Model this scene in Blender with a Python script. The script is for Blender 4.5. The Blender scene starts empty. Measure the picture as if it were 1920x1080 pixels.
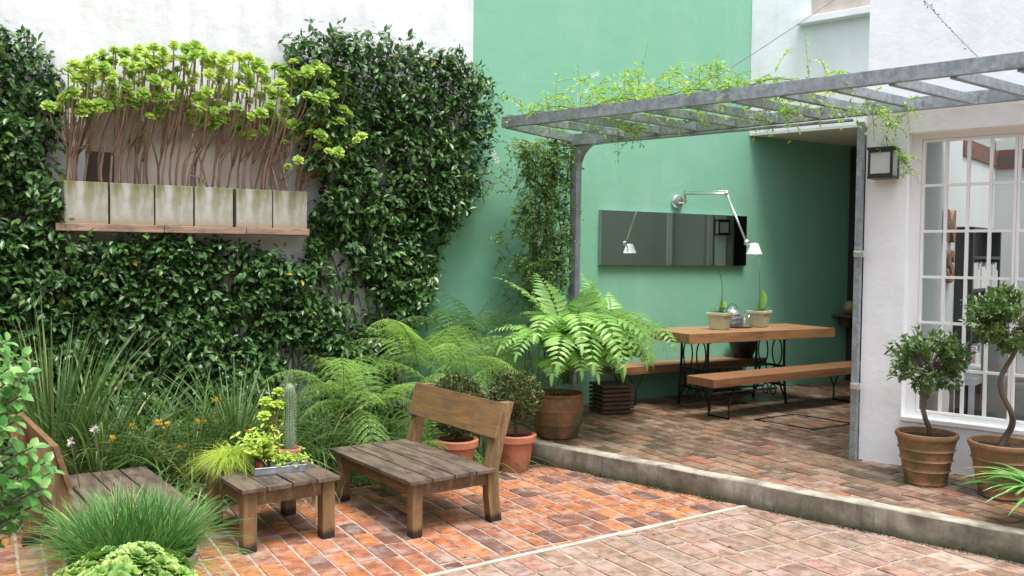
import bpy, bmesh, math, random
import numpy as np
from mathutils import Matrix, Vector
random.seed(5)
rng = np.random.default_rng(11)
SC = bpy.context.scene
COL = SC.collection
R = math.radians

# ------------------------------------------------------------------ camera
FPX, CAMZ = 1680.0, 1.85
def cam_axes(yaw=30.6, pitch=-2.13, roll=0.66):
    y, p, r = map(R, (yaw, pitch, roll))
    f = np.array([math.sin(y)*math.cos(p), math.cos(y)*math.cos(p), math.sin(p)])
    rt = np.array([math.cos(y), -math.sin(y), 0.]); up = np.cross(rt, f)
    return rt*math.cos(r)+up*math.sin(r), -rt*math.sin(r)+up*math.cos(r), f
RT, UP, FW = cam_axes()
CP = np.array([0, 0, CAMZ])
cd = bpy.data.cameras.new('camera'); cam = bpy.data.objects.new('camera', cd); COL.objects.link(cam)
cd.sensor_width = 36; cd.lens = FPX/1920*36; cd.clip_start = .05; cd.clip_end = 500
m = Matrix.Identity(4)
for i in range(3):
    m[i][0], m[i][1], m[i][2], m[i][3] = RT[i], UP[i], -FW[i], CP[i]
cam.matrix_world = m
SC.camera = cam
# measured-drawing helpers: turn a point of the photograph into a place on a known plane
def ray(u, v): return RT*(u-960)/FPX-UP*(v-540)/FPX+FW
def at(u, v, n, c): d = ray(u, v); n = np.array(n, float); return CP+d*(c-n@CP)/(n@d)
def at_y(u, v, y): return at(u, v, (0, 1, 0), y)
def at_z(u, v, z): return at(u, v, (0, 0, 1), z)
ANG = R(18.8)                                   # the house front stands at this angle to the garden wall
FN = np.array([math.cos(ANG), math.sin(ANG), 0]); FD = np.array([-math.sin(ANG), math.cos(ANG), 0])
def W(n, t, z=0.): return FN*n+FD*t+np.array([0, 0, z])
def at_n(u, v, n): p = at(u, v, FN, n); return np.array([p@FN, p@FD, p[2]])
def at_t(u, v, t): p = at(u, v, FD, t); return np.array([p@FN, p@FD, p[2]])

# ------------------------------------------------------------------ sky, sun, exposure
SUN_DIR = Vector((.0, -.33, 1.0)).normalized()     # towards the sun
el = math.asin(SUN_DIR.z); az = math.atan2(SUN_DIR.x, SUN_DIR.y)
w = bpy.data.worlds.new('World'); SC.world = w; w.use_nodes = True
nt = w.node_tree; nt.nodes.clear()
sky = nt.nodes.new('ShaderNodeTexSky'); sky.sky_type = 'NISHITA'; sky.sun_disc = False
sky.sun_elevation = el; sky.sun_rotation = az; sky.air_density = 1.0; sky.dust_density = 4.0; sky.ozone_density = 1.0
hs = nt.nodes.new('ShaderNodeHueSaturation'); hs.inputs['Saturation'].default_value = .42
bg = nt.nodes.new('ShaderNodeBackground'); bg.inputs['Strength'].default_value = .115
out = nt.nodes.new('ShaderNodeOutputWorld')
nt.links.new(sky.outputs[0], hs.inputs['Color']); nt.links.new(hs.outputs[0], bg.inputs[0]); nt.links.new(bg.outputs[0], out.inputs[0])
sl = bpy.data.lights.new('sun', 'SUN'); sl.energy = 1.5; sl.angle = R(24); sl.color = (1, .985, .96)
so = bpy.data.objects.new('sun', sl); COL.objects.link(so); so.rotation_euler = SUN_DIR.to_track_quat('Z', 'Y').to_euler()
SC.view_settings.view_transform = 'Standard'; SC.view_settings.look = 'None'
SC.view_settings.exposure = 1.55; SC.view_settings.gamma = 1
SC.cycles.max_bounces = 8; SC.cycles.transparent_max_bounces = 12

# ------------------------------------------------------------------ node helpers
class MT:
    def __init__(s, name, **bs):
        s.m = bpy.data.materials.new(name); s.m.use_nodes = True; s.nt = s.m.node_tree
        s.b = s.nt.nodes['Principled BSDF']; s.o = s.nt.nodes['Material Output']
        s.tc = s.nt.nodes.new('ShaderNodeTexCoord'); s.set(**bs)
    def set(s, **bs):
        for k, v in bs.items(): s.put(s.b.inputs[k.replace('_', ' ')], v)
    def put(s, sock, v):
        if isinstance(v, bpy.types.NodeSocket): s.nt.links.new(v, sock)
        elif isinstance(v, (tuple, list)) and len(v) == 3 and sock.type == 'RGBA': sock.default_value = (*v, 1)
        else: sock.default_value = v
    def n(s, t, ins=None, out=0, **pr):
        nd = s.nt.nodes.new('ShaderNode'+t)
        for k, v in pr.items(): setattr(nd, k, v)
        for k, v in (ins or {}).items(): s.put(nd.inputs[k], v)
        return nd.outputs[out]
    def obj(s, scale=(1, 1, 1), rot=(0, 0, 0)):
        return s.n('Mapping', {'Vector': s.tc.outputs['Object'], 'Scale': scale, 'Rotation': rot})
    def noise(s, scale, vec=None, detail=4, rough=.6, dist=0):
        return s.n('TexNoise', {'Vector': vec or s.tc.outputs['Object'], 'Scale': scale, 'Detail': detail, 'Roughness': rough, 'Distortion': dist})
    def ramp(s, f, stops, interp='LINEAR'):
        nd = s.nt.nodes.new('ShaderNodeValToRGB'); r = nd.color_ramp; r.interpolation = interp
        while len(r.elements) < len(stops): r.elements.new(.5)
        for e, (p, c) in zip(r.elements, stops):
            e.position = p; e.color = (c, c, c, 1) if not isinstance(c, tuple) else (*c, 1)
        s.put(nd.inputs[0], f); return nd.outputs[0]
    def mix(s, f, a, b, mode='MIX'):
        nd = s.nt.nodes.new('ShaderNodeMix'); nd.data_type = 'RGBA'; nd.blend_type = mode
        s.put(nd.inputs['Factor'], f); s.put(nd.inputs[6], a); s.put(nd.inputs[7], b); return nd.outputs[2]
    def math(s, op, a, b=0., c=0.):
        nd = s.nt.nodes.new('ShaderNodeMath'); nd.operation = op
        for i, v in enumerate((a, b, c)): s.put(nd.inputs[i], v)
        return nd.outputs[0]
    def attr(s, name='rnd'): return s.n('Attribute', attribute_name=name, out=2)
    def sep(s, axis):
        nd = s.nt.nodes.new('ShaderNodeSeparateXYZ'); s.nt.links.new(s.tc.outputs['Object'], nd.inputs[0]); return nd.outputs[axis]
    def bump(s, h, strength=.3, dist=.02):
        s.set(Normal=s.n('Bump', {'Height': h, 'Strength': strength, 'Distance': dist}))
    def translucent(s, col, fac):
        t = s.n('BsdfTranslucent', {'Color': col})
        mx = s.n('MixShader', {0: fac, 1: s.b.outputs[0], 2: t}); s.nt.links.new(mx, s.o.inputs[0])

def m_plaster(name, col, dirt, amt=.5, bump=.35):
    M = MT(name, Roughness=.85)
    big = M.noise(.9, detail=6, rough=.65, dist=.4); fine = M.noise(14, detail=5)
    streak = M.noise(2.2, M.obj((1.6, 1.6, .35)), detail=5)
    f = M.math('MULTIPLY', M.ramp(M.math('MULTIPLY', big, streak), [(.22, 0.), (.42, 1.)]), amt)
    c = M.mix(f, col, dirt)
    c = M.mix(M.ramp(fine, [(.3, 0.), (.8, .12)]), c, tuple(x*.85 for x in col))
    M.set(Base_Color=c)
    h = M.math('ADD', M.math('MULTIPLY', M.noise(3.5, detail=3), .8), M.math('MULTIPLY', M.noise(40, detail=3), .12))
    M.bump(h, bump, .03); return M.m
def m_leaf(name, stops, rough=.35, tr=.25, trc=None, spec=.5, vein=True):
    M = MT(name, Roughness=rough); M.b.inputs['Specular IOR Level'].default_value = spec
    a = M.attr()
    c = M.ramp(a, stops)
    nz = M.noise(9, detail=2)
    c = M.mix(M.ramp(nz, [(.35, 0.), (.65, .35)]), c, tuple(min(1, x*1.5) for x in stops[len(stops)//2][1]))
    M.set(Base_Color=c)
    M.translucent(M.mix(.5, c, trc or tuple(min(1, x*2.2) for x in stops[len(stops)//2][1])), tr)
    return M.m
def m_wood(name, light, dark, stain, axis='Y', rough=.6, amt=.6, feet=False):
    M = MT(name, Roughness=rough)
    sc = {'X': (.8, 9, 9), 'Y': (9, .8, 9), 'Z': (9, 9, .8)}[axis]
    g = M.noise(2.6, M.obj(sc), detail=8, rough=.65, dist=1.0)
    c = M.mix(M.ramp(g, [(.3, 0.), (.68, 1.)]), light, dark)
    fine = M.noise(9, M.obj(sc), detail=4, rough=.8)
    c = M.mix(M.ramp(fine, [(.52, 0.), (.66, .55)]), c, tuple(x*.35 for x in dark))
    st = M.noise(3.2, M.obj(tuple(.45*x if x > 1 else 1.2 for x in sc)), detail=6, rough=.7)
    c = M.mix(M.ramp(st, [(.47, 0.), (.62, amt)]), c, stain)
    if feet:                                                    # damp black rot at the feet
        z = M.math('ADD', M.sep(2), M.math('MULTIPLY', M.noise(16, detail=4), .06))
        c = M.mix(M.ramp(z, [(.065, .95), (.10, 0.)]), c, (.012, .009, .008))
    M.set(Base_Color=c); M.bump(M.math('ADD', g, M.math('MULTIPLY', fine, .5)), .4, .006); return M.m
def m_metal(name, a, b, rough=.45, metal=.7, scale=22):
    M = MT(name, Roughness=rough, Metallic=metal)
    n1 = M.noise(scale, detail=6, rough=.75); n2 = M.noise(3, M.obj((1, 1, 1)), detail=5)
    c = M.mix(M.ramp(n1, [(.36, 0.), (.62, 1.)]), a, b)
    c = M.mix(M.ramp(n2, [(.5, 0.), (.72, .5)]), c, tuple(x*.55 for x in a))
    M.set(Base_Color=c, Roughness=M.ramp(n1, [(.3, rough-.1), (.7, rough+.15)])); return M.m
def m_terra(name, a, b, moss, mamt=.7, zlo=.0, zhi=.25, rough=.8):
    M = MT(name, Roughness=rough)
    n1 = M.noise(6, detail=7, rough=.7); n2 = M.noise(11, detail=6, rough=.75)
    c = M.mix(M.ramp(n1, [(.35, 0.), (.65, 1.)]), a, b)
    c = M.mix(M.ramp(n2, [(.55, 0.), (.7, .5)]), c, (.45, .38, .28))
    z = M.ramp(M.sep(2), [(zlo, 1.), (zhi, .3)])
    f = M.math('MULTIPLY', M.math('MULTIPLY', M.ramp(M.noise(5, detail=6, rough=.7), [(.36, 0.), (.56, 1.)]), z), mamt)
    M.set(Base_Color=M.mix(f, c, moss)); M.bump(M.math('ADD', n1, M.math('MULTIPLY', n2, .4)), .35, .01); return M.m
def m_tile(name, stops, mossamt, mossx=None, haze=(.5, .42, .38), hz=.35):
    M = MT(name); a = M.attr()
    base = M.ramp(a, stops, 'LINEAR')
    v = M.n('VectorMath', {0: M.tc.outputs['Object'], 1: M.n('CombineXYZ', {0: M.math('MULTIPLY', a, 37.), 1: M.math('MULTIPLY', a, 91.)})}, operation='ADD')
    bl = M.noise(11, v, detail=6, rough=.75); b2 = M.noise(42, v, detail=4, rough=.8)
    c = M.mix(M.ramp(bl, [(.42, 0.), (.62, .75)]), base, (.085, .05, .042))
    c = M.mix(M.ramp(M.noise(6.5, v, detail=5), [(.48, 0.), (.66, hz)]), c, haze)
    c = M.mix(M.ramp(b2, [(.56, 0.), (.68, .6)]), c, (.05, .03, .025))
    ms = M.math('MULTIPLY', M.ramp(M.noise(1.6, detail=6, rough=.65), [(.37, 0.), (.56, 1.)]), mossamt)
    if mossx: ms = M.math('MULTIPLY', ms, M.ramp(M.math('ADD', M.math('MULTIPLY', M.sep(0), mossx[0]), M.math('MULTIPLY', M.sep(1), mossx[1])), [(mossx[2], mossx[4]), (mossx[3], 1.)]))
    ms2 = M.math('MULTIPLY', ms, M.ramp(M.noise(9, detail=5), [(.35, .35), (.6, 1.)]))
    c = M.mix(ms2, c, (.13, .125, .045))
    M.set(Base_Color=c, Roughness=M.ramp(M.noise(4, detail=4), [(.35, .38), (.65, .68)]))
    M.bump(M.math('ADD', bl, M.math('MULTIPLY', b2, .4)), .35, .006); return M.m

MAT = dict(
    white=m_plaster('white_plaster', (.66, .67, .68), (.47, .48, .455), .9, .5),
    white2=m_plaster('white_paint', (.845, .87, .91), (.70, .72, .72), .7, .35),
    green=m_plaster('green_plaster', (.18, .415, .28), (.25, .455, .345), .7, .3),
    niche=m_plaster('bare_render', (.52, .45, .41), (.30, .24, .20), .8),
    grey=m_plaster('grey_paint', (.34, .36, .34), (.25, .27, .26), .5, .15),
    ceil=m_plaster('ceiling_paint', (.62, .61, .58), (.5, .49, .46), .4, .1),
    room=m_plaster('room_paint', (.55, .57, .56), (.48, .5, .49), .4, .1),
    dark=m_plaster('dark_fill', (.022, .022, .024), (.03, .028, .028), .5, .1),  # near-black for liner, end wall and sheets standing in for dark doorways
    brown=m_plaster('brown_paint', (.09, .06, .045), (.05, .035, .03), .6, .2),
    galv=m_metal('galvanised_steel', (.20, .235, .255), (.38, .42, .445), .45, .45),
    post=m_metal('grey_painted_steel', (.24, .27, .32), (.36, .39, .44), .5, .25, 9),
    alu=MT('brushed_aluminium', Base_Color=(.72, .73, .74), Metallic=.9, Roughness=.28).m,
    shade=MT('pale_metal_shade', Base_Color=(.85, .86, .86), Metallic=.25, Roughness=.35).m,
    iron=MT('black_iron', Base_Color=(.012, .012, .013), Metallic=.4, Roughness=.5).m,
    black=MT('black_enamel', Base_Color=(.02, .021, .024), Roughness=.35).m,
    rod=MT('steel_rod', Base_Color=(.18, .17, .16), Metallic=.8, Roughness=.4).m,
    mirror=MT('mirror_silver', Base_Color=(.80, .84, .80), Metallic=1., Roughness=.015).m,
    paint=MT('white_gloss_paint', Base_Color=(.80, .80, .81), Roughness=.35).m,
    soil=MT('potting_soil', Roughness=.95).m,
    stem=m_wood('bark', (.16, .11, .075), (.09, .06, .045), (.2, .17, .13), 'Z', .8),
    sstem=m_wood('succulent_stem', (.36, .24, .17), (.22, .135, .10), (.38, .29, .22), 'Z', .7),
    greenstem=MT('green_stem', Base_Color=(.10, .17, .05), Roughness=.6).m,
    darkstem=MT('dark_stem', Base_Color=(.03, .035, .015), Roughness=.6).m,
)
def soil():
    M = MT('soil'); n = M.noise(30, detail=8, rough=.8)
    M.set(Base_Color=M.mix(M.ramp(n, [(.35, 0.), (.65, 1.)]), (.018, .013, .010), (.075, .055, .04)), Roughness=.95); M.bump(n, .9, .03); return M.m
MAT['soil'] = soil()
MAT['farwall'] = m_plaster('far_wall', (.16, .17, .13), (.10, .12, .08), .8)
def glassy():
    M = MT('window_glass')
    t = M.n('BsdfTransparent', {'Color': (.90, .93, .92)}); g = M.n('BsdfGlossy', {'Color': (.95, .97, .97), 'Roughness': .01})
    f = M.n('Fresnel', {'IOR': 1.5}); f = M.math('MINIMUM', M.math('MULTIPLY', f, 1.6), 1.)
    M.nt.links.new(M.n('MixShader', {0: f, 1: t, 2: g}), M.o.inputs[0]); return M.m
MAT['glass'] = glassy()
def frosted():
    M = MT('frosted_glass', Base_Color=(.62, .66, .68), Roughness=.3); M.b.inputs['Transmission Weight'].default_value = .25; return M.m
MAT['frost'] = frosted()
def concrete_box():
    M = MT('weathered_concrete', Roughness=.85)
    n = M.noise(5, detail=7, rough=.7)
    c = M.mix(M.ramp(n, [(.35, 0.), (.65, 1.)]), (.46, .45, .41), (.32, .31, .27))
    z = M.sep(2)
    rust = M.math('MULTIPLY', M.ramp(M.math('ADD', z, M.math('MULTIPLY', M.noise(7, detail=5), .12)), [(.06, 1.), (.13, 0.)]), .65)
    c = M.mix(rust, c, (.26, .17, .06))
    st = M.noise(6, M.obj((2.2, 2.2, .25)), detail=6, rough=.65)
    up = M.ramp(M.math('ADD', z, M.math('MULTIPLY', M.noise(5, detail=5), .25)), [(.18, .25), (.42, 1.)])
    c = M.mix(M.math('MULTIPLY', M.math('MULTIPLY', M.ramp(st, [(.38, 0.), (.56, 1.)]), up), .95), c, (.17, .165, .06))
    M.set(Base_Color=c); M.bump(n, .3, .01); return M.m
MAT['cbox'] = concrete_box()
def kerb_m():
    M = MT('mossy_concrete', Roughness=.85)
    n = M.noise(4.5, detail=8, rough=.7)
    c = M.mix(M.ramp(n, [(.35, 0.), (.65, 1.)]), (.27, .245, .20), (.125, .11, .085))
    st = M.noise(7, M.obj((2.5, 2.5, .5)), detail=5)
    c = M.mix(M.ramp(st, [(.5, 0.), (.68, .6)]), c, (.085, .075, .05))
    z = M.ramp(M.math('ADD', M.sep(2), M.math('MULTIPLY', M.noise(3, detail=5), .22)), [(.11, 1.), (.2, 0.)])
    c = M.mix(M.math('MULTIPLY', z, .85), c, (.045, .05, .018))
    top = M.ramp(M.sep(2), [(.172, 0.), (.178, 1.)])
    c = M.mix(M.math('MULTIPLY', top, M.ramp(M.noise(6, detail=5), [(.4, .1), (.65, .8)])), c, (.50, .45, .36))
    M.set(Base_Color=c); M.bump(n, .6, .02); return M.m
MAT['kerb'] = kerb_m()
def mortar(name, a, b):
    M = MT(name, Roughness=.9); n = M.noise(13, detail=6)
    M.set(Base_Color=M.mix(M.ramp(n, [(.35, 0.), (.65, 1.)]), a, b)); M.bump(n, .5, .01); return M.m
MAT['mortar'] = mortar('mortar', (.40, .32, .26), (.24, .19, .15))
MAT['mortar2'] = mortar('pale_mortar', (.46, .39, .33), (.30, .24, .19))
MAT['mortar3'] = mortar('dirty_mortar', (.30, .25, .18), (.15, .13, .07))
MAT['strip'] = mortar('cement_strip', (.46, .41, .36), (.32, .28, .24))
MAT['tileA'] = m_tile('terracotta_brick', [(0, (.13, .06, .045)), (.25, (.28, .10, .055)), (.5, (.42, .135, .05)), (.75, (.52, .19, .06)), (1, (.30, .16, .12))], .55, (0, 1, 5.2, 6.6, .0), (.42, .36, .33), .5)
MAT['tileB'] = m_tile('pink_brick', [(0, (.24, .135, .105)), (.3, (.40, .235, .185)), (.6, (.42, .265, .22)), (.85, (.34, .23, .20)), (1, (.42, .19, .12))], .38, None, (.46, .37, .34), .5)
MAT['tileC'] = m_tile('worn_brick', [(0, (.07, .035, .026)), (.3, (.18, .08, .055)), (.55, (.31, .155, .115)), (.8, (.38, .25, .20)), (1, (.40, .13, .065))], .95, (-.947, -.322, -8.6, -6.6, .35), (.38, .32, .25), .55)
MAT['teak'] = m_wood('weathered_teak_seat', (.19, .14, .105), (.095, .068, .054), (.022, .020, .024), 'Y', .42, .75)
MAT['teakleg'] = m_wood('weathered_teak_leg', (.30, .185, .075), (.15, .092, .042), (.05, .035, .028), 'Z', .55, .55, feet=True)
MAT['teakrail'] = m_wood('weathered_teak_rail', (.24, .145, .06), (.095, .062, .035), (.03, .022, .02), 'Y', .5, .5)
MAT['teakback'] = m_wood('weathered_teak_back', (.30, .175, .075), (.15, .085, .042), (.09, .07, .06), 'Y', .38, .5)
MAT['honey'] = m_wood('honey_wood', (.42, .21, .085), (.20, .09, .038), (.28, .19, .12), 'X', .42, .6)
MAT['bench'] = m_wood('red_brown_wood', (.36, .165, .07), (.17, .068, .032), (.26, .16, .10), 'X', .42, .6)
MAT['stone'] = m_wood('weathered_ledge', (.42, .27, .19), (.24, .15, .11), (.10, .07, .06), 'X', .85, .7)
MAT['terra'] = m_terra('terracotta', (.50, .19, .10), (.36, .13, .075), (.14, .10, .06), .35)
MAT['terra2'] = m_terra('mossy_terracotta', (.40, .20, .10), (.25, .125, .065), (.085, .085, .028), 1., .05, .5)
MAT['terra3'] = m_terra('old_terracotta', (.34, .14, .07), (.24, .105, .055), (.06, .075, .025), .95, .04, .38)
MAT['cream'] = m_terra('cream_glaze', (.62, .54, .42), (.5, .40, .28), (.14, .09, .05), .7, .2, .6)
MAT['palepot'] = m_terra('pale_green_pot', (.50, .53, .36), (.42, .45, .30), (.3, .3, .16), .3, 0, .3, .6)
MAT['wicker'] = m_wood('dark_slats', (.17, .08, .05), (.08, .035, .025), (.04, .03, .03), 'X', .5, .4)
L = m_leaf
MAT['ivy'] = L('jasmine_leaf', [(0, (.016, .042, .012)), (.35, (.028, .074, .017)), (.65, (.045, .112, .024)), (.85, (.085, .18, .038)), (.95, (.17, .26, .05)), (.97, (.16, .10, .04)), (1, (.36, .26, .03))], .36, .18, spec=.5)
MAT['ivyin'] = L('inner_leaf', [(0, (.012, .026, .010)), (1, (.03, .05, .018))], .6, .1)  # darker jasmine leaf, inner shade put into its colour; also used for moss
MAT['vine'] = L('vine_leaf', [(0, (.10, .21, .03)), (.5, (.22, .38, .05)), (1, (.50, .56, .09))], .45, .45)
MAT['vine2'] = L('post_vine_leaf', [(0, (.035, .10, .02)), (.5, (.08, .19, .035)), (.9, (.17, .29, .05)), (1, (.36, .38, .06))], .45, .3)
MAT['aeon'] = L('aeonium_leaf', [(0, (.15, .28, .05)), (.5, (.31, .44, .075)), (1, (.56, .60, .16))], .48, .34)
MAT['grass'] = L('long_grass_leaf', [(0, (.028, .070, .018)), (.5, (.055, .125, .03)), (.82, (.11, .19, .045)), (.93, (.26, .30, .10)), (1, (.42, .35, .16))], .48, .25)
MAT['grass2'] = L('pale_strap_leaf', [(0, (.08, .15, .045)), (.6, (.17, .25, .08)), (1, (.45, .42, .22))], .45, .3)
MAT['chive'] = L('chive_leaf', [(0, (.022, .085, .018)), (.6, (.06, .18, .035)), (.94, (.13, .28, .06)), (1, (.5, .42, .2))], .5, .2)
MAT['fernb'] = L('bright_fern', [(0, (.08, .19, .04)), (.5, (.24, .40, .08)), (1, (.52, .62, .19))], .5, .4)
MAT['fernd'] = L('deep_fern', [(0, (.045, .11, .03)), (.5, (.085, .18, .045)), (1, (.15, .26, .07))], .5, .3)
MAT['holly'] = L('holly_fern', [(0, (.12, .28, .06)), (.5, (.23, .42, .10)), (1, (.44, .58, .2))], .42, .35)
MAT['box'] = L('boxwood_leaf', [(0, (.025, .045, .013)), (.5, (.055, .080, .02)), (1, (.17, .17, .045))], .45, .12)
MAT['bay'] = L('topiary_leaf', [(0, (.05, .10, .03)), (.5, (.10, .18, .05)), (1, (.22, .30, .09))], .32, .25, spec=.6)
MAT['bush'] = L('round_leaf', [(0, (.05, .17, .035)), (.5, (.10, .27, .055)), (1, (.26, .42, .12))], .3, .22)
MAT['sedum'] = L('sedum_leaf', [(0, (.10, .21, .045)), (.5, (.20, .34, .07)), (1, (.42, .50, .16))], .4, .12)
MAT['lime'] = L('lime_leaf', [(0, (.22, .36, .05)), (.5, (.36, .50, .07)), (1, (.55, .62, .12))], .45, .35)
MAT['orchid'] = L('orchid_leaf', [(0, (.05, .14, .03)), (1, (.13, .24, .05))], .35, .15)
MAT['cactus'] = MT('cactus_skin', Base_Color=(.13, .20, .11), Roughness=.55).m
MAT['spine'] = MT('cactus_spine', Base_Color=(.6, .55, .42), Roughness=.6).m
MAT['petal'] = L('white_petal', [(0, (.75, .73, .68)), (1, (.82, .80, .76))], .6, .3)
MAT['dry'] = L('dry_petal', [(0, (.40, .36, .28)), (1, (.62, .58, .50))], .7, .2)
MAT['bud'] = MT('pink_bud', Base_Color=(.55, .22, .14), Roughness=.6).m
MAT['orange'] = L('orange_petal', [(0, (.80, .34, .02)), (1, (.85, .5, .04))], .6, .3, (.9, .5, .03))
MAT['seed'] = MT('seed_head', Base_Color=(.36, .25, .10), Roughness=.7).m
MAT['letter'] = m_wood('rusty_letter', (.30, .14, .08), (.18, .08, .05), (.35, .25, .2), 'Z', .6)
MAT['zinc'] = m_metal('zinc_tray', (.20, .22, .24), (.36, .38, .40), .45, .5, 14)
MAT['red'] = MT('red_paint', Base_Color=(.35, .02, .015), Roughness=.5).m
MAT['wire'] = MT('wire', Base_Color=(.12, .11, .11), Roughness=.6).m
def brickpanel():
    M = MT('red_brick', Roughness=.85)
    b = M.n('TexBrick', {'Vector': M.obj((1, 1, 1), (R(90), 0, R(0))), 'Color1': (.20, .065, .045), 'Color2': (.13, .045, .035), 'Mortar': (.10, .08, .07), 'Scale': 1., 'Mortar Size': .012, 'Brick Width': .24, 'Row Height': .07})
    M.set(Base_Color=b); return M.m
MAT['brick'] = brickpanel()

# ------------------------------------------------------------------ geometry helpers
def nrm(a):
    a = np.asarray(a, float); return a/np.maximum(np.linalg.norm(a, axis=-1, keepdims=True), 1e-9)
class Geo:
    def __init__(s): s.V = []; s.F = {}; s.Rn = []; s.n = 0
    def add(s, V, F, rnd=.5):
        V = np.asarray(V, float).reshape(-1, 3)
        s.V.append(V); s.Rn.append(np.broadcast_to(np.asarray(rnd, float), (len(V),)))
        for f in F:
            f = np.asarray(f, int)
            if f.ndim == 1: f = f[None]
            s.F.setdefault(f.shape[1], []).append(f+s.n)
        s.n += len(V); return s
    def group(s, faces):
        d = {}
        for f in faces: d.setdefault(len(f), []).append(f)
        return [np.array(v) for v in d.values()]
    def inst(s, T, P, D, Nn, S, rnd):
        V0, F0 = T; P = np.asarray(P, float).reshape(-1, 3); k = len(P)
        if k == 0: return s
        f = nrm(np.broadcast_to(D, (k, 3))); Nn = np.broadcast_to(Nn, (k, 3))
        x = np.cross(f, Nn); bad = np.linalg.norm(x, axis=1) < 1e-4
        if bad.any(): x[bad] = np.cross(f[bad], [.3, .5, .8])
        x = nrm(x); z = np.cross(x, f); S = np.broadcast_to(np.asarray(S, float), (k,) if np.ndim(S) < 2 else (k, 3))
        if S.ndim == 1: S = np.stack([S, S, S], 1)
        V = P[:, None]+x[:, None]*(V0[None, :, :1]*S[:, None, :1])+f[:, None]*(V0[None, :, 1:2]*S[:, None, 1:2])+z[:, None]*(V0[None, :, 2:]*S[:, None, 2:])
        n0 = len(V0); r = np.repeat(np.broadcast_to(np.asarray(rnd, float), (k,)), n0)
        off = (np.arange(k)*n0)[:, None, None]
        s.add(V.reshape(-1, 3), [(fa[None]+off).reshape(-1, fa.shape[1]) for fa in s.group(F0)], r); return s
    def box(s, c, sz, rot=None, bev=0., rnd=.5, taper=None):
        bm = bmesh.new(); bmesh.ops.create_cube(bm, size=1)
        for v in bm.verts:
            t = 1. if taper is None else (taper if v.co.z < 0 else 1.)
            v.co = Vector((v.co.x*sz[0]*t, v.co.y*sz[1]*t, v.co.z*sz[2]))
        if bev > 0: bmesh.ops.bevel(bm, geom=bm.edges[:], offset=bev, segments=2, affect='EDGES', profile=.6)
        return s.bm(bm, c, rot, rnd)
    def bm(s, bm, c=(0, 0, 0), rot=None, rnd=.5):
        V = np.array([v.co[:] for v in bm.verts]); F = [[v.index for v in f.verts] for f in bm.faces]
        bm.verts.index_update(); F = [[v.index for v in f.verts] for f in bm.faces]; bm.free()
        if rot is not None: V = V@np.array(rot).T
        return s.add(V+np.array(c), s.group(F), rnd)
    def span(s, lo, hi, bev=0., rnd=.5):
        lo, hi = np.array(lo, float), np.array(hi, float); return s.box((lo+hi)/2, hi-lo, None, bev, rnd)
    def beam(s, a, b, wd, ht, bev=.003, up=(0, 0, 1), rnd=.5):
        a, b = np.array(a, float), np.array(b, float); d = b-a; l = np.linalg.norm(d); y = d/l
        x = nrm(np.cross(y, up)); z = np.cross(x, y); return s.box((a+b)/2, (wd, l, ht), np.stack([x, y, z], 1), bev, rnd)
    def tube(s, P, rad, n=6, rnd=.5, cap=True):
        P = np.asarray(P, float); m_ = len(P); rad = np.broadcast_to(np.asarray(rad, float), (m_,))
        T = np.gradient(P, axis=0); T = nrm(T); ref = np.array([0, 0, 1.]) if abs(T[0][2]) < .9 else np.array([1., 0, 0])
        X = np.zeros((m_, 3)); x = nrm(np.cross(T[0], ref))
        for i in range(m_): x = nrm(x-T[i]*(x@T[i])); X[i] = x
        Y = np.cross(T, X); a = np.arange(n)*2*math.pi/n
        V = P[:, None]+rad[:, None, None]*(np.cos(a)[None, :, None]*X[:, None]+np.sin(a)[None, :, None]*Y[:, None])
        i, j = np.meshgrid(np.arange(m_-1), np.arange(n), indexing='ij'); j2 = (j+1) % n
        F = np.stack([i*n+j, i*n+j2, (i+1)*n+j2, (i+1)*n+j], -1).reshape(-1, 4); fs = [F]
        if cap: fs += [np.arange(n)[::-1], (m_-1)*n+np.arange(n)]
        return s.add(V.reshape(-1, 3), fs, rnd)
    def lathe(s, prof, c=(0, 0, 0), n=32, rnd=.5, sq=0.):
        prof = np.asarray(prof, float); a = np.arange(n)*2*math.pi/n; m_ = len(prof)
        V = np.stack([prof[:, None, 0]*np.cos(a), prof[:, None, 0]*np.sin(a), np.repeat(prof[:, 1:2], n, 1)], -1)
        i, j = np.meshgrid(np.arange(m_-1), np.arange(n), indexing='ij'); j2 = (j+1) % n
        F = np.stack([i*n+j, i*n+j2, (i+1)*n+j2, (i+1)*n+j], -1).reshape(-1, 4)
        return s.add(V.reshape(-1, 3)+np.array(c), [F], rnd)
    def ribbon(s, P, wid, side, rnd=.5, fold=0.):
        P = np.asarray(P, float); m_ = len(P); wid = np.broadcast_to(np.asarray(wid, float), (m_,)); side = nrm(np.broadcast_to(side, (m_, 3)))
        T = nrm(np.gradient(P, axis=0)); up = np.cross(side, T)
        V = np.stack([P-side*wid[:, None]/2+up*wid[:, None]*fold, P, P+side*wid[:, None]/2+up*wid[:, None]*fold], 1).reshape(-1, 3)
        i = np.arange(m_-1)*3; F = np.concatenate([np.stack([i, i+1, i+4, i+3], 1), np.stack([i+1, i+2, i+5, i+4], 1)])
        return s.add(V, [F], rnd)
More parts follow.
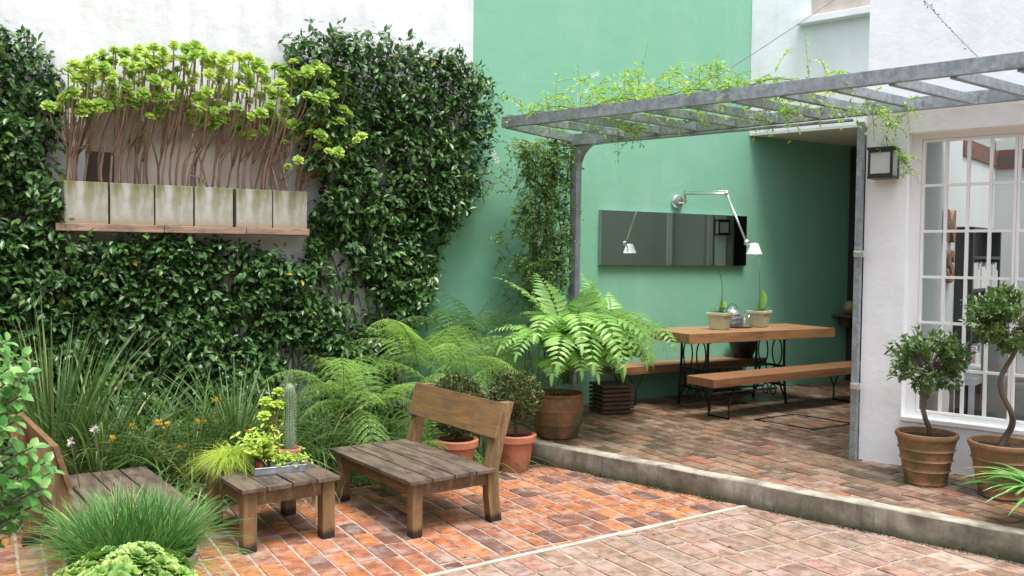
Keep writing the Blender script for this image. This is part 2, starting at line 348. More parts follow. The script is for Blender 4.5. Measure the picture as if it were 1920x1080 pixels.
    def blades(s, base, dirs, length, width, droop, rnd, seg=7, seed=0):
        """many arching blades at once"""
        base = np.asarray(base, float); k = len(base); t = np.linspace(0, 1, seg)
        d = nrm(dirs); h = d.copy(); h[:, 2] = 0; h = nrm(h+1e-6*rng.normal(size=h.shape)*np.array([1, 1, 0]))
        length = np.broadcast_to(length, (k,)); width = np.broadcast_to(width, (k,)); droop = np.broadcast_to(droop, (k,))
        P = base[:, None]+d[:, None]*(length[:, None]*t)[..., None]
        P = P+h[:, None]*(droop*length)[:, None, None]*(t**2)[None, :, None]*.55
        P[..., 2] -= (droop*length)[:, None]*(t**2.4)[None, :]*.75
        tw = rng.uniform(-.9, .9, k)
        sd = np.stack([-h[:, 1], h[:, 0], np.zeros(k)], 1); sd = nrm(sd+h*tw[:, None])
        wv = width[:, None]*np.minimum(1, 1.25-1.25*t**2.2)[None]*np.minimum(1, .55+2.5*t)[None]
        T = nrm(np.gradient(P, axis=1)); up = np.cross(np.broadcast_to(sd[:, None], T.shape), T)
        V = np.stack([P-sd[:, None]*wv[..., None]/2, P-up*wv[..., None]*.18, P+sd[:, None]*wv[..., None]/2], 2)
        i = np.arange(seg-1)*3; F = np.concatenate([np.stack([i, i+1, i+4, i+3], 1), np.stack([i+1, i+2, i+5, i+4], 1)])
        off = (np.arange(k)*seg*3)[:, None, None]
        return s.add(V.reshape(-1, 3), [(F[None]+off).reshape(-1, 4)], np.repeat(np.broadcast_to(rnd, (k,)), seg*3))
    def mesh(s, name):
        me = bpy.data.meshes.new(name); V = np.concatenate(s.V); me.vertices.add(len(V)); me.vertices.foreach_set('co', V.ravel())
        L_ = []; tot = []
        for k, fs in s.F.items():
            f = np.concatenate(fs); L_.append(f.ravel()); tot.append(np.full(len(f), k))
        L_ = np.concatenate(L_); tot = np.concatenate(tot); st = np.concatenate([[0], np.cumsum(tot)[:-1]])
        me.loops.add(len(L_)); me.loops.foreach_set('vertex_index', L_.astype(np.int32))
        me.polygons.add(len(tot)); me.polygons.foreach_set('loop_start', st.astype(np.int32)); me.polygons.foreach_set('loop_total', tot.astype(np.int32))
        at_ = me.attributes.new('rnd', 'FLOAT', 'POINT'); at_.data.foreach_set('value', np.concatenate(s.Rn).astype(np.float32))
        me.update(calc_edges=True); me.validate(); return me
def obj(name, g, mat, parent=None, smooth=False, loc=None, world=False):
    """link g as ONE mesh object; world=True: g is in world coordinates"""
    me = g if isinstance(g, bpy.types.Mesh) else None
    if me is None:
        if world and (parent is not None or loc is not None):
            o_ = Vector((0, 0, 0)); p = parent
            while p is not None: o_ += p.location; p = p.parent
            if loc is not None: o_ += Vector([float(x) for x in loc])
            g.V = [v-np.array(o_) for v in g.V]
        me = g.mesh(name)
    me.materials.append(MAT[mat] if isinstance(mat, str) else mat)
    me.polygons.foreach_set('use_smooth', [bool(smooth)]*len(me.polygons))
    if smooth:
        if smooth == 2: me.set_sharp_from_angle(angle=R(40))
    o = bpy.data.objects.new(name, me); COL.objects.link(o)
    if parent is not None: o.parent = parent
    if loc is not None: o.location = [float(x) for x in loc]
    return o
def thing(name, label, cat, loc=(0, 0, 0), rz=0., group=None):
    o = bpy.data.objects.new(name, None); COL.objects.link(o); o.empty_display_size = .1
    o.location = [float(x) for x in loc]; o.rotation_euler = (0, 0, rz); tag(o, label, cat, group); return o
def tag(o, label, cat, group=None, kind=None):
    if label: o['label'] = label
    if cat: o['category'] = cat
    if group: o['group'] = group
    if kind: o['kind'] = kind
    return o
def struct(o): o['kind'] = 'structure'; return o
def copy_tree(o, parent=None):
    c = o.copy(); COL.objects.link(c); c.parent = parent
    for ch in list(o.children): copy_tree(ch, c)
    return c

def leafT(w=.42, n=2, cup=.10, droop=.15, tipw=.0, shape=1.):
    """pointed leaf of unit length: midrib + two edges"""
    ts = np.linspace(0, 1, n+2); V = []; F = []
    for t in ts:
        hw = w/2*math.sin(math.pi*t**shape)**.8 if 0 < t < 1 else 0
        V += [(-hw, t, cup*hw*2-droop*t*t), (0, t, -droop*t*t), (hw, t, cup*hw*2-droop*t*t)]
    V = np.array(V); k = len(ts)
    for i in range(k-1):
        a, b = i*3, (i+1)*3
        if i == 0: F += [(a+1, b+1, b), (a+1, b+2, b+1)]
        elif i == k-2: F += [(a, a+1, b+1), (a+1, a+2, b+1)]
        else: F += [(a, a+1, b+1, b), (a+1, a+2, b+2, b+1)]
    used = sorted({i for f in F for i in f}); mp = {u: i for i, u in enumerate(used)}
    return V[used], [tuple(mp[i] for i in f) for f in F]
LEAF = leafT(.46, 2, .16, .16)
LEAFS = leafT(.5, 1, .14, .1)
LEAFR = leafT(.62, 3, .18, .18, shape=1.25)
def rvec(k, s=1.): return rng.normal(size=(k, 3))*s
def noise2(x, y, sc, seed=0):
    x = np.asarray(x)*sc; y = np.asarray(y)*sc; v = 0
    for i in range(4):
        a = seed*1.7+i*2.1; v = v+np.sin(x*(1.3+.7*i)+y*(.9*math.cos(a))*1.4+a*3)*np.cos(y*(1.1+.6*i)-x*.8*math.sin(a)+a)/(1+.5*i)
    return v/2.2
def inpoly(px, py, poly):
    poly = np.asarray(poly, float); c = np.zeros(len(px), bool); j = len(poly)-1
    for i in range(len(poly)):
        xi, yi = poly[i]; xj, yj = poly[j]
        cr = ((yi > py) != (yj > py)) & (px < (xj-xi)*(py-yi)/(yj-yi+1e-12)+xi); c ^= cr; j = i
    return c
def bez(p0, p1, p2, n=8):
    t = np.linspace(0, 1, n)[:, None]; p0, p1, p2 = map(lambda a: np.array(a, float), (p0, p1, p2))
    return (1-t)**2*p0+2*t*(1-t)*p1+t*t*p2

YW = 8.22           # face of the long garden wall
DZ = .18            # raised deck
WX = at_y(885, 300, YW)[0]
WXL = at_y(765, 560, YW)[0]
NUP = 10.5          # set-back upper wall
TC = 2.62           # corner of the house

# ================================================================== SETTING
def tiles(name, x0, x1, y0, y1, tw, tl, z, mat, cuts, gap=.012, jit=.004, off=.0, seed=1):
    r = np.random.default_rng(seed); xs = np.arange(x0, x1, tw); cx = []; cy = []
    for i, x in enumerate(xs):
        o_ = (off*(i % 2)+r.uniform(-.06, .06))*tl
        for y in np.arange(y0-tl, y1+tl, tl): cx.append(x+tw/2); cy.append(y+o_)
    cx, cy = np.array(cx), np.array(cy); k = len(cx)
    hx, hy = tw/2-gap/2, tl/2-gap/2
    cor = np.array([(-1, -1), (1, -1), (1, 1), (-1, 1)])
    J = r.uniform(-jit, jit, (k, 4, 2))
    tilt = r.normal(0, .006, (k, 2)); dz = r.normal(0, .0016, k)
    V = np.zeros((k, 8, 3))
    for q in range(4):
        bx = cor[q, 0]*hx+J[:, q, 0]; by = cor[q, 1]*hy+J[:, q, 1]
        V[:, q, 0] = cx+bx; V[:, q, 1] = cy+by; V[:, q, 2] = z-.02
        V[:, q+4, 0] = cx+bx-cor[q, 0]*.004; V[:, q+4, 1] = cy+by-cor[q, 1]*.004
        V[:, q+4, 2] = z+dz+tilt[:, 0]*bx+tilt[:, 1]*by
    F = np.array([(4, 5, 6, 7), (0, 1, 5, 4), (1, 2, 6, 5), (2, 3, 7, 6), (3, 0, 4, 7)])
    g = Geo(); g.add(V.reshape(-1, 3), [(F[None]+(np.arange(k)*8)[:, None, None]).reshape(-1, 4)], np.repeat(r.random(k), 8))
    me = g.mesh(name); bm = bmesh.new(); bm.from_mesh(me)
    for co, no in cuts:
        bmesh.ops.bisect_plane(bm, geom=bm.verts[:]+bm.edges[:]+bm.faces[:], plane_co=[float(c) for c in co], plane_no=[float(c) for c in no], clear_outer=True)
    bm.to_mesh(me); bm.free()
    return obj(name, me, mat)
def poly_prism(pts, z0, z1):
    g = Geo(); k = len(pts); V = [(x, y, z0) for x, y in pts]+[(x, y, z1) for x, y in pts]
    g.add(V, [np.arange(k, 2*k), np.arange(k)[::-1], np.array([(i, (i+1) % k, (i+1) % k+k, i+k) for i in range(k)])]); return g
S0, S1 = np.array([2.18, 4.61]), np.array([4.84, 4.79])
sd = nrm(S1-S0); sn = np.array([-sd[1], sd[0]])
KN = 6.15
BEDY = 6.62
def kx(y, n=KN): return (n-FN[1]*y)/FN[0]
g = poly_prism([(-60, -60), (kx(-60)+.1, -60), (kx(BEDY+.2)+.1, BEDY+.2), (-60, BEDY+.2)], -.3, -.005)
fl = struct(obj('courtyard_ground', g, 'mortar'))
a = sn@S0
o = tiles('courtyard_paving', -2.4, 6.2, 3.6, BEDY+.1, .135, .255, 0, 'tileA', [((*(S0+sn*.023), 0), (-sn[0], -sn[1], 0)), (W(KN-.004, 0), FN), ((0, BEDY, 0), (0, 1, 0))], seed=3); struct(o)
o = tiles('courtyard_walk', -1.2, 6.2, .6, 5.2, .165, .30, 0, 'tileB', [((*(S0-sn*.023), 0), (sn[0], sn[1], 0)), (W(KN-.004, 0), FN)], seed=5, gap=.015, jit=.007, off=.0); struct(o)
g = Geo(); p0, p1 = S0-sd*5, S0+sd*(2.66+.06)
pts = []
for t in np.linspace(0, 1, 24): p = p0+(p1-p0)*t-sn*(.020+rng.uniform(-.008, .008)); pts.append(p)
for t in np.linspace(1, 0, 24): p = p0+(p1-p0)*t+sn*(.020+rng.uniform(-.008, .008)); pts.append(p)
struct(obj('cement_strip', poly_prism([tuple(p) for p in pts], -.02, .004), 'strip'))
# raised deck
g = poly_prism([tuple(W(KN+.12, -2)[:2]), tuple(W(16, -2)[:2]), (16, YW+.3), (kx(YW+.3, KN+.12), YW+.3)], -.3, DZ-.006)
struct(obj('deck_ground', g, 'mortar3'))
o = tiles('deck_paving', 2.6, 13.2, 1.2, YW, .15, .27, DZ, 'tileC', [(W(KN+.125, 0), -FN), ((0, YW, 0), (0, 1, 0))], seed=9, gap=.013, jit=.009, off=.45); struct(o)
# kerb: wobbly concrete edge
g = Geo(); ts = np.linspace(-1.5, 5.65, 60); V = []
for i, t in enumerate(ts):
    e = .006*math.sin(t*7)+.005*math.sin(t*17+1)
    z = DZ+.004+.002*math.sin(t*9)
    for n_, zz in ((KN+e-.004, -.1), (KN+e, .03), (KN+e*.5, z-.012), (KN+.012, z), (KN+.112, z), (KN+.124, z-.02)): V.append(W(n_, t, zz))
k = 6; i, j = np.meshgrid(np.arange(len(ts)-1), np.arange(k-1), indexing='ij')
g.add(V, [np.stack([i*k+j, i*k+j+1, (i+1)*k+j+1, (i+1)*k+j], -1).reshape(-1, 4)])
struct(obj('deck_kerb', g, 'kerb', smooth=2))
# soil bed
g = Geo(); xs = np.linspace(-4, 6.0, 70); ys = np.linspace(BEDY-.01, YW+.05, 16)
X, Y = np.meshgrid(xs, ys, indexing='ij'); lim = kx(Y)-.002; X = np.minimum(X, lim); Z = .025+.03*noise2(X, Y, 3.1)+.02*noise2(X, Y, 9)
Z[:, 0] = -.04
i, j = np.meshgrid(np.arange(69), np.arange(15), indexing='ij')
g.add(np.stack([X, Y, Z], -1).reshape(-1, 3), [np.stack([i*16+j, (i+1)*16+j, (i+1)*16+j+1, i*16+j+1], -1).reshape(-1, 4)])
struct(obj('garden_soil', g, 'soil', smooth=True))

# unseen courtyard sides, added and sized to hold back low sky light
g = Geo(); g.span((-5.0, -6, -.1), (-4.6, YW+.3, 5.2)); g.span((-4.6, -6, -.1), (8, -5.6, 5.2)); struct(obj('sky_blocking_walls', g, 'farwall'))
# ---- walls
nx0, nx1 = at_y(160, 250, YW)[0], at_y(546, 250, YW)[0]; nz0, nz1 = 2.36, at_y(160, 180, YW)[2]
t = thing('garden_wall', 'tall white plastered garden wall half covered by dark climbing jasmine', 'wall', (1, YW, 0))
g = Geo()
g.span((-7, YW, -.1), (nx0, YW+.3, 5.6)); g.span((nx1, YW, 2.45), (WX, YW+.3, 5.6)); g.span((nx1, YW, -.1), (WXL, YW+.3, 2.45)); g.span((nx0, YW, -.1), (nx1, YW+.3, nz0)); g.span((nx0, YW, nz1), (nx1, YW+.3, 5.6))
obj('wall_face', g, 'white', t, world=True)
g = Geo(); g.span((nx0-.02, YW+.16, nz0-.02), (nx1+.02, YW+.29, nz1+.02)); obj('recess_back', g, 'niche', t, world=True)
g = Geo(); b0 = at_y(161, 330, YW+.1); b1 = at_y(214, 286, YW+.1); g.span((b0[0], YW+.10, nz0), (b1[0], YW+.158, b1[2]), .004); obj('vent_board', g, 'brown', t, world=True)
g = Geo(); q_ = [(WXL+.002, -.1), (15, -.1), (15, 5.6), (WX+.002, 5.6), (WX+.002, 2.452), (WXL+.002, 2.452)]; k = 6
g.add([(x, YW+.004, z) for x, z in q_]+[(x, YW+.3, z) for x, z in q_], [np.arange(6), np.arange(6, 12)[::-1], np.array([(i, i+6, (i+1) % 6+6, (i+1) % 6) for i in range(6)])])
tag(obj('green_wall', g, 'green'), 'tall pale green painted wall behind the dining table', 'wall')

# ---- house, built in its own frame: x = distance behind the front, y = along the front
H = thing('house', 'white house front with tall gridded window and covered passage', 'house', (0, 0, 0), ANG)
N0, N1 = 7.52, 7.82
WT0, WT1, WZ0, WZ1 = 2.29, .10, .58, 2.86
g = Geo()
g.span((N0, WT0, DZ-.1), (N1, TC, 4.35)); g.span((N0, WT1, WZ1), (N1, WT0, 4.35)); g.span((N0, WT1, DZ-.1), (N1, WT0, WZ0)); g.span((N0, -4, DZ-.1), (N1, WT1, 4.35))
obj('front_wall', g, 'white2', H)
# side wall of the passage, with openings the mirror shows
g = Geo(); ST = .12
g.span((N1, TC-ST, DZ-.1), (10.42, TC-.002, 4.35)); g.span((11.0, TC-ST, DZ-.1), (11.42, TC-.002, 4.35)); g.span((10.42, TC-ST, 2.9), (11.0, TC-.002, 4.35)); g.span((11.42, TC-ST, 2.9), (14, TC-.002, 4.35))
obj('side_wall', g, 'grey', H)
g = Geo(); g.span((11.52, TC-1.2, DZ), (12.6, TC-1.05, 3.2)); obj('inner_room_wall', g, 'grey', H)
g = Geo(); g.span((10.34, TC-.004, DZ), (10.42, TC+.03, 2.98), .004); g.span((11.0, TC-.004, DZ), (11.08, TC+.03, 2.98), .004); obj('door_frame', g, 'ceil', H)
g = Geo(); g.span((11.42, TC-.3, DZ), (13.5, TC-.2, 2.9)); obj('doorway_dark_sheet', g, 'dark', H)  # near-black sheet standing in for the unlit depth of the doorway
tU = (YW/1.0+FN[1]*0)
tw_ = 12.0
# upper storey wall over the passage and its ceiling (cut on the line of the green wall)
def clipwall(g, name, mat):
    me = g.mesh(name); bm = bmesh.new(); bm.from_mesh(me)
    no = Vector((math.sin(ANG), math.cos(ANG), 0))
    bmesh.ops.bisect_plane(bm, geom=bm.verts[:]+bm.edges[:]+bm.faces[:], plane_co=no*(YW-.0), plane_no=no, clear_outer=True)
    bm.to_mesh(me); bm.free(); return obj(name, me, mat, H)
g = Geo(); g.span((NUP, TC, 3.4), (NUP+.2, 6, 6)); clipwall(g, 'upper_wall', 'white2')
g = Geo(); g.span((NUP+.201, TC, 3.38), (15.5, 6, 3.6)); clipwall(g, 'passage_ceiling', 'ceil')
g = Geo(); g.span((NUP, TC+.001, 3.372), (NUP+.2, 6, 3.398)); clipwall(g, 'lintel', 'ceil')
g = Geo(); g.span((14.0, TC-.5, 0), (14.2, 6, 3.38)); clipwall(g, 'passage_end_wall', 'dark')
la, lb = at_n(1500, 34, NUP-.02), at_n(1700, 0, NUP-.02)
g = Geo(); g.span((NUP-.14, lb[1], la[2]-.10), (NUP+.01, la[1], la[2]-.02), .006); obj('upper_sill', g, 'white2', H)
g = Geo(); g.span((NUP-.012, lb[1], la[2]-.02), (NUP+.01, la[1]-.14, la[2]+1.2), .004); obj('upper_shutter', g, 'niche', H)
# window: three casements, each one a frame with its glazing bars and a pane
NF = 7.65
g = Geo()
g.span((NF-.03, WT0-.075, WZ0), (NF+.05, WT0, WZ1)); g.span((NF-.03, WT1, WZ1-.05), (NF+.05, WT0-.075, WZ1)); g.span((NF-.03, WT1, WZ0), (NF+.05, WT0-.075, WZ0+.03)); g.span((NF-.03, WT1, WZ0+.03), (NF+.05, WT1+.06, WZ1-.05))
obj('window_surround', g, 'paint', H)
g = Geo(); g.span((N0-.02, WT1, WZ0-.03), (NF-.03, WT0-.001, WZ0+.006), .004); obj('window_sill', g, 'paint', H)
CW = (WT0-.075-WT1-.06)/3
for ci in range(3):
    y1 = WT0-.075-ci*CW; y0 = y1-CW; fg = Geo(); za, zb = WZ0+.032, WZ1-.052
    e = .022
    fg.span((NF-.02, y0+.001, za), (NF+.02, y0+e, zb), .003); fg.span((NF-.02, y1-e, za), (NF+.02, y1-.001, zb), .003)
    fg.span((NF-.018, y0+e, za), (NF+.018, y1-e, za+e), .003); fg.span((NF-.018, y0+e, zb-e), (NF+.018, y1-e, zb), .003)
    for c in range(1, 4): yy = y0+e+(CW-2*e)*c/4; fg.span((NF-.014, yy-.0115, za+e), (NF+.014, yy+.0115, zb-e))
    for rr in range(1, 6): zz = za+(zb-za)*rr/6; fg.span((NF-.012, y0+e, zz-.0105), (NF+.012, y1-e, zz+.0105))
    f = obj('window', fg, 'paint', H)
    pg = Geo(); x = NF+.006; pg.add([(x, y0+.01, za+.01), (x, y1-.01, za+.01), (x, y1-.01, zb-.01), (x, y0+.01, zb-.01)], [np.array([0, 1, 2, 3])]); obj('pane', pg, 'glass', f)
# room behind the window
g = Geo(); g.span((11.3, -3, DZ), (11.5, TC-ST-.01, 3.2)); g.span((N1, -3, 3.1), (9.2, TC-ST-.002, 3.2)); g.span((N1, TC-ST-.012, DZ), (11.3, TC-ST-.001, 3.1)); obj('room_walls', g, 'room', H)  # ceiling stops short, a gap added so the sky brightens the room
g = Geo(); g.span((N1, -3, DZ-.05), (11.3, TC-ST-.015, DZ+.01)); obj('room_floor', g, 'brown', H)
g = Geo(); pa, pb = at_t(1808, 250, TC-ST-.02), at_t(1890, 320, TC-ST-.02); g.span((pa[0], TC-ST-.03, pb[2]), (11.28, TC-ST-.0125, 3.09)); pz = at_n(1850, 318, 11.27)[2]; g.span((11.27, -1.5, pz), (11.295, TC-ST-.04, 3.09)); obj('brick_reflection_panel', g, 'brick', H)  # brick pattern added inside, standing in for a red reflection in the panes

def house_local(n_, t_, z_): return W(n_, t_, z_)
# letters on the room wall
def letter(txt, u, v, h):
    p = at_t(u, v, TC-ST-.05); c = bpy.data.curves.new('wall_letter', 'FONT'); c.body = txt; c.size = h*1.38; c.extrude = .012; c.bevel_depth = .006; c.align_x = 'CENTER'; c.align_y = 'CENTER'; c.offset = .012
    o_ = bpy.data.objects.new('tmp', c); COL.objects.link(o_); bpy.context.view_layer.update()
    me = bpy.data.meshes.new_from_object(o_.evaluated_get(bpy.context.evaluated_depsgraph_get())); bpy.data.objects.remove(o_)
    me.materials.clear(); me.materials.append(MAT['letter']); q = bpy.data.objects.new('wall_letter', me); COL.objects.link(q)
    q.location = W(p[0], TC-ST-.04, p[2]); q.rotation_euler = (R(90), 0, ANG); return q
tag(letter('M', 1783, 427, .30), 'rusty brown letter M hung on the room wall behind glass', 'letter')
tag(letter('S', 1783, 503, .30), 'rusty brown letter S hung below the M behind glass', 'letter')
# shelf, desk and armchair in the room
t = thing('bookshelf', 'dark bookshelf of pale books seen through the gridded window', 'bookshelf', W(9.75, TC-ST-.02, DZ), ANG)
g = Geo(); g.span((-.02, -.16, 0), (.02, -.001, 2.0)); g.span((1.1, -.16, 0), (1.14, -.001, 2.0)); g.span((.02, -.02, .0), (1.1, -.001, 2.0))
for z in (.02, .5, .95, 1.35, 1.68, 1.97): g.span((.02, -.16, z), (1.1, -.02, z+.03))
obj('shelf_frame', g, 'black', t)
M = MT('book_spines', Roughness=.7); M.set(Base_Color=M.ramp(M.attr(), [(0, (.5, .5, .48)), (.5, (.6, .58, .55)), (.8, (.25, .3, .35)), (1, (.4, .15, .1))])); books = M.m
for z in (.53, .98, 1.38):
    x = .05
    while x < 1.02: wd = random.uniform(.04, .07); g = Geo(); g.span((x, -.155, z+.001), (x+wd-.003, -.03, z+random.uniform(.18, .27)), 0, random.random()); obj('book', g, books, t); x += wd
p = at_t(1842, 780, 1.65); pc = W(8.75, 1.55, DZ)
t = thing('armchair', 'rounded grey armchair seen through the lower window panes', 'armchair', pc, ANG)
g = Geo(); g.box((0, 0, .25), (.7, .7, .3), bev=.08); g.box((0, .3, .65), (.72, .16, .75), bev=.07); obj('upholstery', g, 'grey', t, 1)
g = Geo(); g.box((-.34, 0, .45), (.12, .7, .4), bev=.05); obj('armrest', g, 'grey', t, 1); g = Geo(); g.box((.34, 0, .45), (.12, .7, .4), bev=.05); obj('armrest', g, 'grey', t, 1)
t = thing('side_desk', 'low white desk standing inside behind the window', 'desk', W(8.45, 2.15, DZ), ANG)
g = Geo(); g.span((-.3, -.25, .62), (.9, .25, .68), .005); obj('desk_top', g, 'paint', t)
for x in (-.27, .87):
    for y in (-.22, .22): g = Geo(); g.span((x-.02, y-.02, 0), (x+.02, y+.02, .62)); obj('leg', g, 'paint', t)

# picture + lantern that the mirror shows on the passage side
g = Geo(); g.span((0, 0, 0), (.26, .03, .42), .004); o = tag(obj('wall_picture', g, 'brown', loc=W(11.12, TC-.62, 1.72)), 'small brown picture on the inner wall seen in the mirror', 'picture'); o.rotation_euler.z = ANG+R(90); o.location = W(11.27, 1.35, 1.72)

# ================================================================== PERGOLA
P = thing('pergola', 'galvanised steel pergola of flat cross bars over the deck edge', 'pergola', (0, 0, 0), ANG)
g = Geo(); g.beam((6.40, 5.62, 3.095), (6.40, -1.4, 3.12), .05, .10); obj('front_beam', g, 'galv', P)
g = Geo(); g.beam((7.455, 5.60, 3.045), (7.455, -1.4, 3.10), .06, .10); g.beam((7.45, 5.6, 2.984), (7.45, TC+.1, 2.99), .07, .018); obj('rear_beam', g, 'galv', P)
for k in range(17):
    tf = 5.24-.395*k
    g = Geo(); g.beam((6.426, tf+(.0 if k else .0), 3.082), (7.424, tf-.29, 3.052), .045, .07); obj('cross_bar', g, 'galv', P)
g = Geo(); g.beam((6.426, 5.59, 3.085), (7.424, 5.57, 3.05), .05, .09); obj('cross_bar', g, 'galv', P)
pn, pt = 7.44, 5.53
g = Geo(); g.box((pn, pt, (2.72+DZ)/2), (.085, .085, 2.72-DZ), bev=.006); obj('post', g, 'post', P)
# flared bracket head
g = Geo(); V = []
for z, w_, sh in ((2.72, .085, 0), (2.80, .095, .0), (2.87, .125, .015), (2.93, .18, .04), (2.97, .25, .06)):
    V += [(pn-.043, pt-w_/2-sh, z), (pn+.043, pt-w_/2-sh, z), (pn+.043, pt+.043, z), (pn-.043, pt+.043, z)]
F = []
for i in range(4):
    for j in range(4): a, b = i*4+j, i*4+(j+1) % 4; F.append((a, b, b+4, a+4))
F.append((16, 17, 18, 19)); g.add(V, [np.array(F)]); g.box((pn, pt-.05, 3.0), (.13, .42, .05)); obj('post_bracket', g, 'post', P)
g = Geo(); g.box((7.48, TC+.03, (DZ+2.97)/2), (.055, .05, 2.97-DZ), bev=.003); obj('post', g, 'galv', P)
for u, v in ((1615, 476), (1606, 724)):
    q = at_n(u, v, 7.44); g = Geo(); g.box((7.445, TC+.01, q[2]), (.04, .085, .05), bev=.006); g.box((7.43, TC+.01, q[2]), (.02, .045, .028), bev=.003); obj('hinge', g, 'alu', P)

# lantern on the house front
q = at_n(1656, 303, 7.42)
t = thing('wall_lantern', 'square black wall lantern with frosted glass beside the window', 'lantern', W(7.52, q[1], q[2]-.12), ANG)
def lantern(t, s=1.):
    w_, h_ = .19*s, .21*s; x0, x1 = -.175*s, -.012*s
    g = Geo(); g.span((x0-.008, -w_/2-.008, h_), (x1, w_/2+.008, h_+.022), .003); g.span((x0-.004, -w_/2-.004, -.018), (x1, w_/2+.004, .004), .003)
    for x in (x0, x1-.018):
        for y in (-w_/2, w_/2-.018): g.span((x, y, 0), (x+.018, y+.018, h_))
    g.span((x0, -w_/2+.018, h_-.022), (x0+.016, w_/2-.018, h_)); g.span((x0, -w_/2+.018, .002), (x0+.016, w_/2-.018, .02))
    obj('lantern_frame', g, 'black', t)
    g = Geo(); g.span((x1, -w_/2, -.01), (0, w_/2, h_+.01)); obj('back_plate', g, 'black', t)
    g = Geo(); g.span((x0+.006, -w_/2+.006, .004), (x1-.006, w_/2-.006, h_-.002)); obj('glass', g, 'frost', t)
lantern(t)
t = thing('wall_lantern', 'square black lantern above the passage door seen in the mirror', 'lantern', W(11.2, TC+.0, 2.2), ANG-R(90)); lantern(t, .95)
g = Geo(); g.span((11.12, TC-.002, DZ), (11.30, TC+.012, 3.3)); obj('pilaster', g, 'white2', H)

# mirror
mc = [at_y(1128, 393, YW-.05), at_y(1398, 497, YW-.05)]
x0, x1, z1, z0 = mc[0][0], mc[1][0]+.01, 2.365, 1.745
t = thing('wall_mirror', 'long frameless mirror on the green wall behind the table', 'mirror', ((x0+x1)/2, YW, z0))
g = Geo(); g.span((x0, YW-.045, z0), (x1, YW, z1)); obj('mirror_backing', g, 'post', t, world=True)
g = Geo(); g.span((x0+.001, YW-.049, z0+.001), (x1-.001, YW-.0455, z1-.001)); obj('mirror_glass', g, 'mirror', t, world=True)

# wall lamp
b = at_y(1272, 378, YW-.03); j0 = at_y(1283, 364, YW-.16); el_ = at_y(1362, 363, 7.42); sh = at_y(1414, 467, 7.08); wr = at_y(1400, 455, 7.10)
t = thing('swing_arm_lamp', 'silver swing arm wall lamp reaching over the table', 'lamp', (b[0], YW, b[2]))
g = Geo(); a_ = np.arange(24)*2*math.pi/24
V = [(b[0]+.085*c*math.cos(x), YW+y, b[2]+.085*c*math.sin(x)) for c, y in ((1, -.0), (1, -.02), (.85, -.04), (.3, -.05)) for x in a_]
i, j = np.meshgrid(np.arange(3), np.arange(24), indexing='ij'); j2 = (j+1) % 24
g.add(V, [np.stack([i*24+j, (i+1)*24+j, (i+1)*24+j2, i*24+j2], -1).reshape(-1, 4), 72+np.arange(24)]); obj('wall_plate', g, 'alu', t, 2, world=True)
g = Geo(); g.tube([(b[0], YW-.04, b[2]-.02), (b[0]+.02, YW-.13, b[2]-.02), j0], .011, 8); g.tube([j0, j0+[-.02, -.02, .05]], .006, 6); g.tube([j0+[0, 0, .02], j0+[.05, -.02, -.10]], .005, 6); obj('bracket', g, 'alu', t, world=True)
g = Geo(); g.tube([j0, el_], .012, 8); g.tube([j0+[.03, 0, .03], el_+[-.03, 0, .03]], .003, 5); obj('upper_arm', g, 'alu', t, 1, world=True)
g = Geo(); g.tube([el_, wr], .012, 8); g.tube([el_+[.0, 0, .035], el_+(wr-el_)*.2+[.03, 0, 0]], .003, 5); g.lathe([(0, -.03), (.022, -.03), (.022, .03), (0, .03)], el_, 10); obj('lower_arm', g, 'alu', t, 1, world=True)
g = Geo(); g.tube([wr, (wr+sh)/2+[0, 0, .0], sh+[0, 0, .06]], .012, 8); g.lathe([(0, -.03), (.028, -.025), (.028, .025), (0, .03)], wr, 12); obj('lamp_joint', g, 'alu', t, 1, world=True)
g = Geo(); g.lathe([(.0, .065), (.038, .064), (.045, .055), (.085, -.05), (.089, -.053), (.082, -.05), (.04, .05), (0, .055)], sh, 28); obj('lamp_shade', g, 'shade', t, 2, world=True)

# ================================================================== DINING SET
TZ = 1.04
t = thing('dining_table', 'thick honey wood table on black treadle iron legs', 'table', (7.46, 7.46, DZ), R(-1.5)); th = .105
g = Geo()
for i in range(5): g.span((-1.09, -.39+i*.156, TZ-DZ-th), (1.09, -.39+(i+1)*.156-.002, TZ-DZ+(.001 if i % 2 else 0)), .004)
obj('tabletop', g, 'honey', t)
def treadle(x):
    g = Geo(); r_ = .011; h = TZ-DZ-th
    for s_ in (-1, 1):
        g.tube(bez((x, s_*.22, h), (x, s_*.21, h*.5), (x, s_*.26, 0), 12), .015, 6)
        g.tube(bez((x, s_*.21, h*.55), (x, s_*.08, h*.35), (x, s_*.26, .06), 10), r_, 6)
        for c, ry, rz in ((s_*.11, .075, .16), (s_*.10, .07, .1)):
            zc = h-.17 if rz > .12 else h*.42
            a_ = np.linspace(0, 2*math.pi, 20); g.tube(np.stack([np.full(20, x), c+ry*np.cos(a_), zc+rz*np.sin(a_)], 1), r_*.8, 5, cap=False)
        a_ = np.linspace(0, 2*math.pi, 18); g.tube(np.stack([np.full(18, x), s_*.06+.045*np.cos(a_), h*.18+.06*np.sin(a_)], 1), r_*.7, 5, cap=False)
    g.box((x, 0, h-.33), (.03, .44, .025)); g.box((x, 0, h-.012), (.05, .5, .024)); g.box((x, 0, h*.28), (.025, .44, .022)); return g
for x in (-.68, .46): obj('leg', treadle(x), 'iron', t)
g = Geo(); h = TZ-DZ-th; g.tube([(-.68, 0, h-.33), (.46, 0, h-.33)], .014, 8); g.tube([(-.68, .12, .16), (.46, .12, .16)], .012, 8); g.tube([(-.68, -.12, .16), (.46, -.12, .16)], .012, 8); obj('stretcher', g, 'rod', t)
g = Geo(); g.box((-.1, 0, .13), (.34, .30, .02), bev=.004)
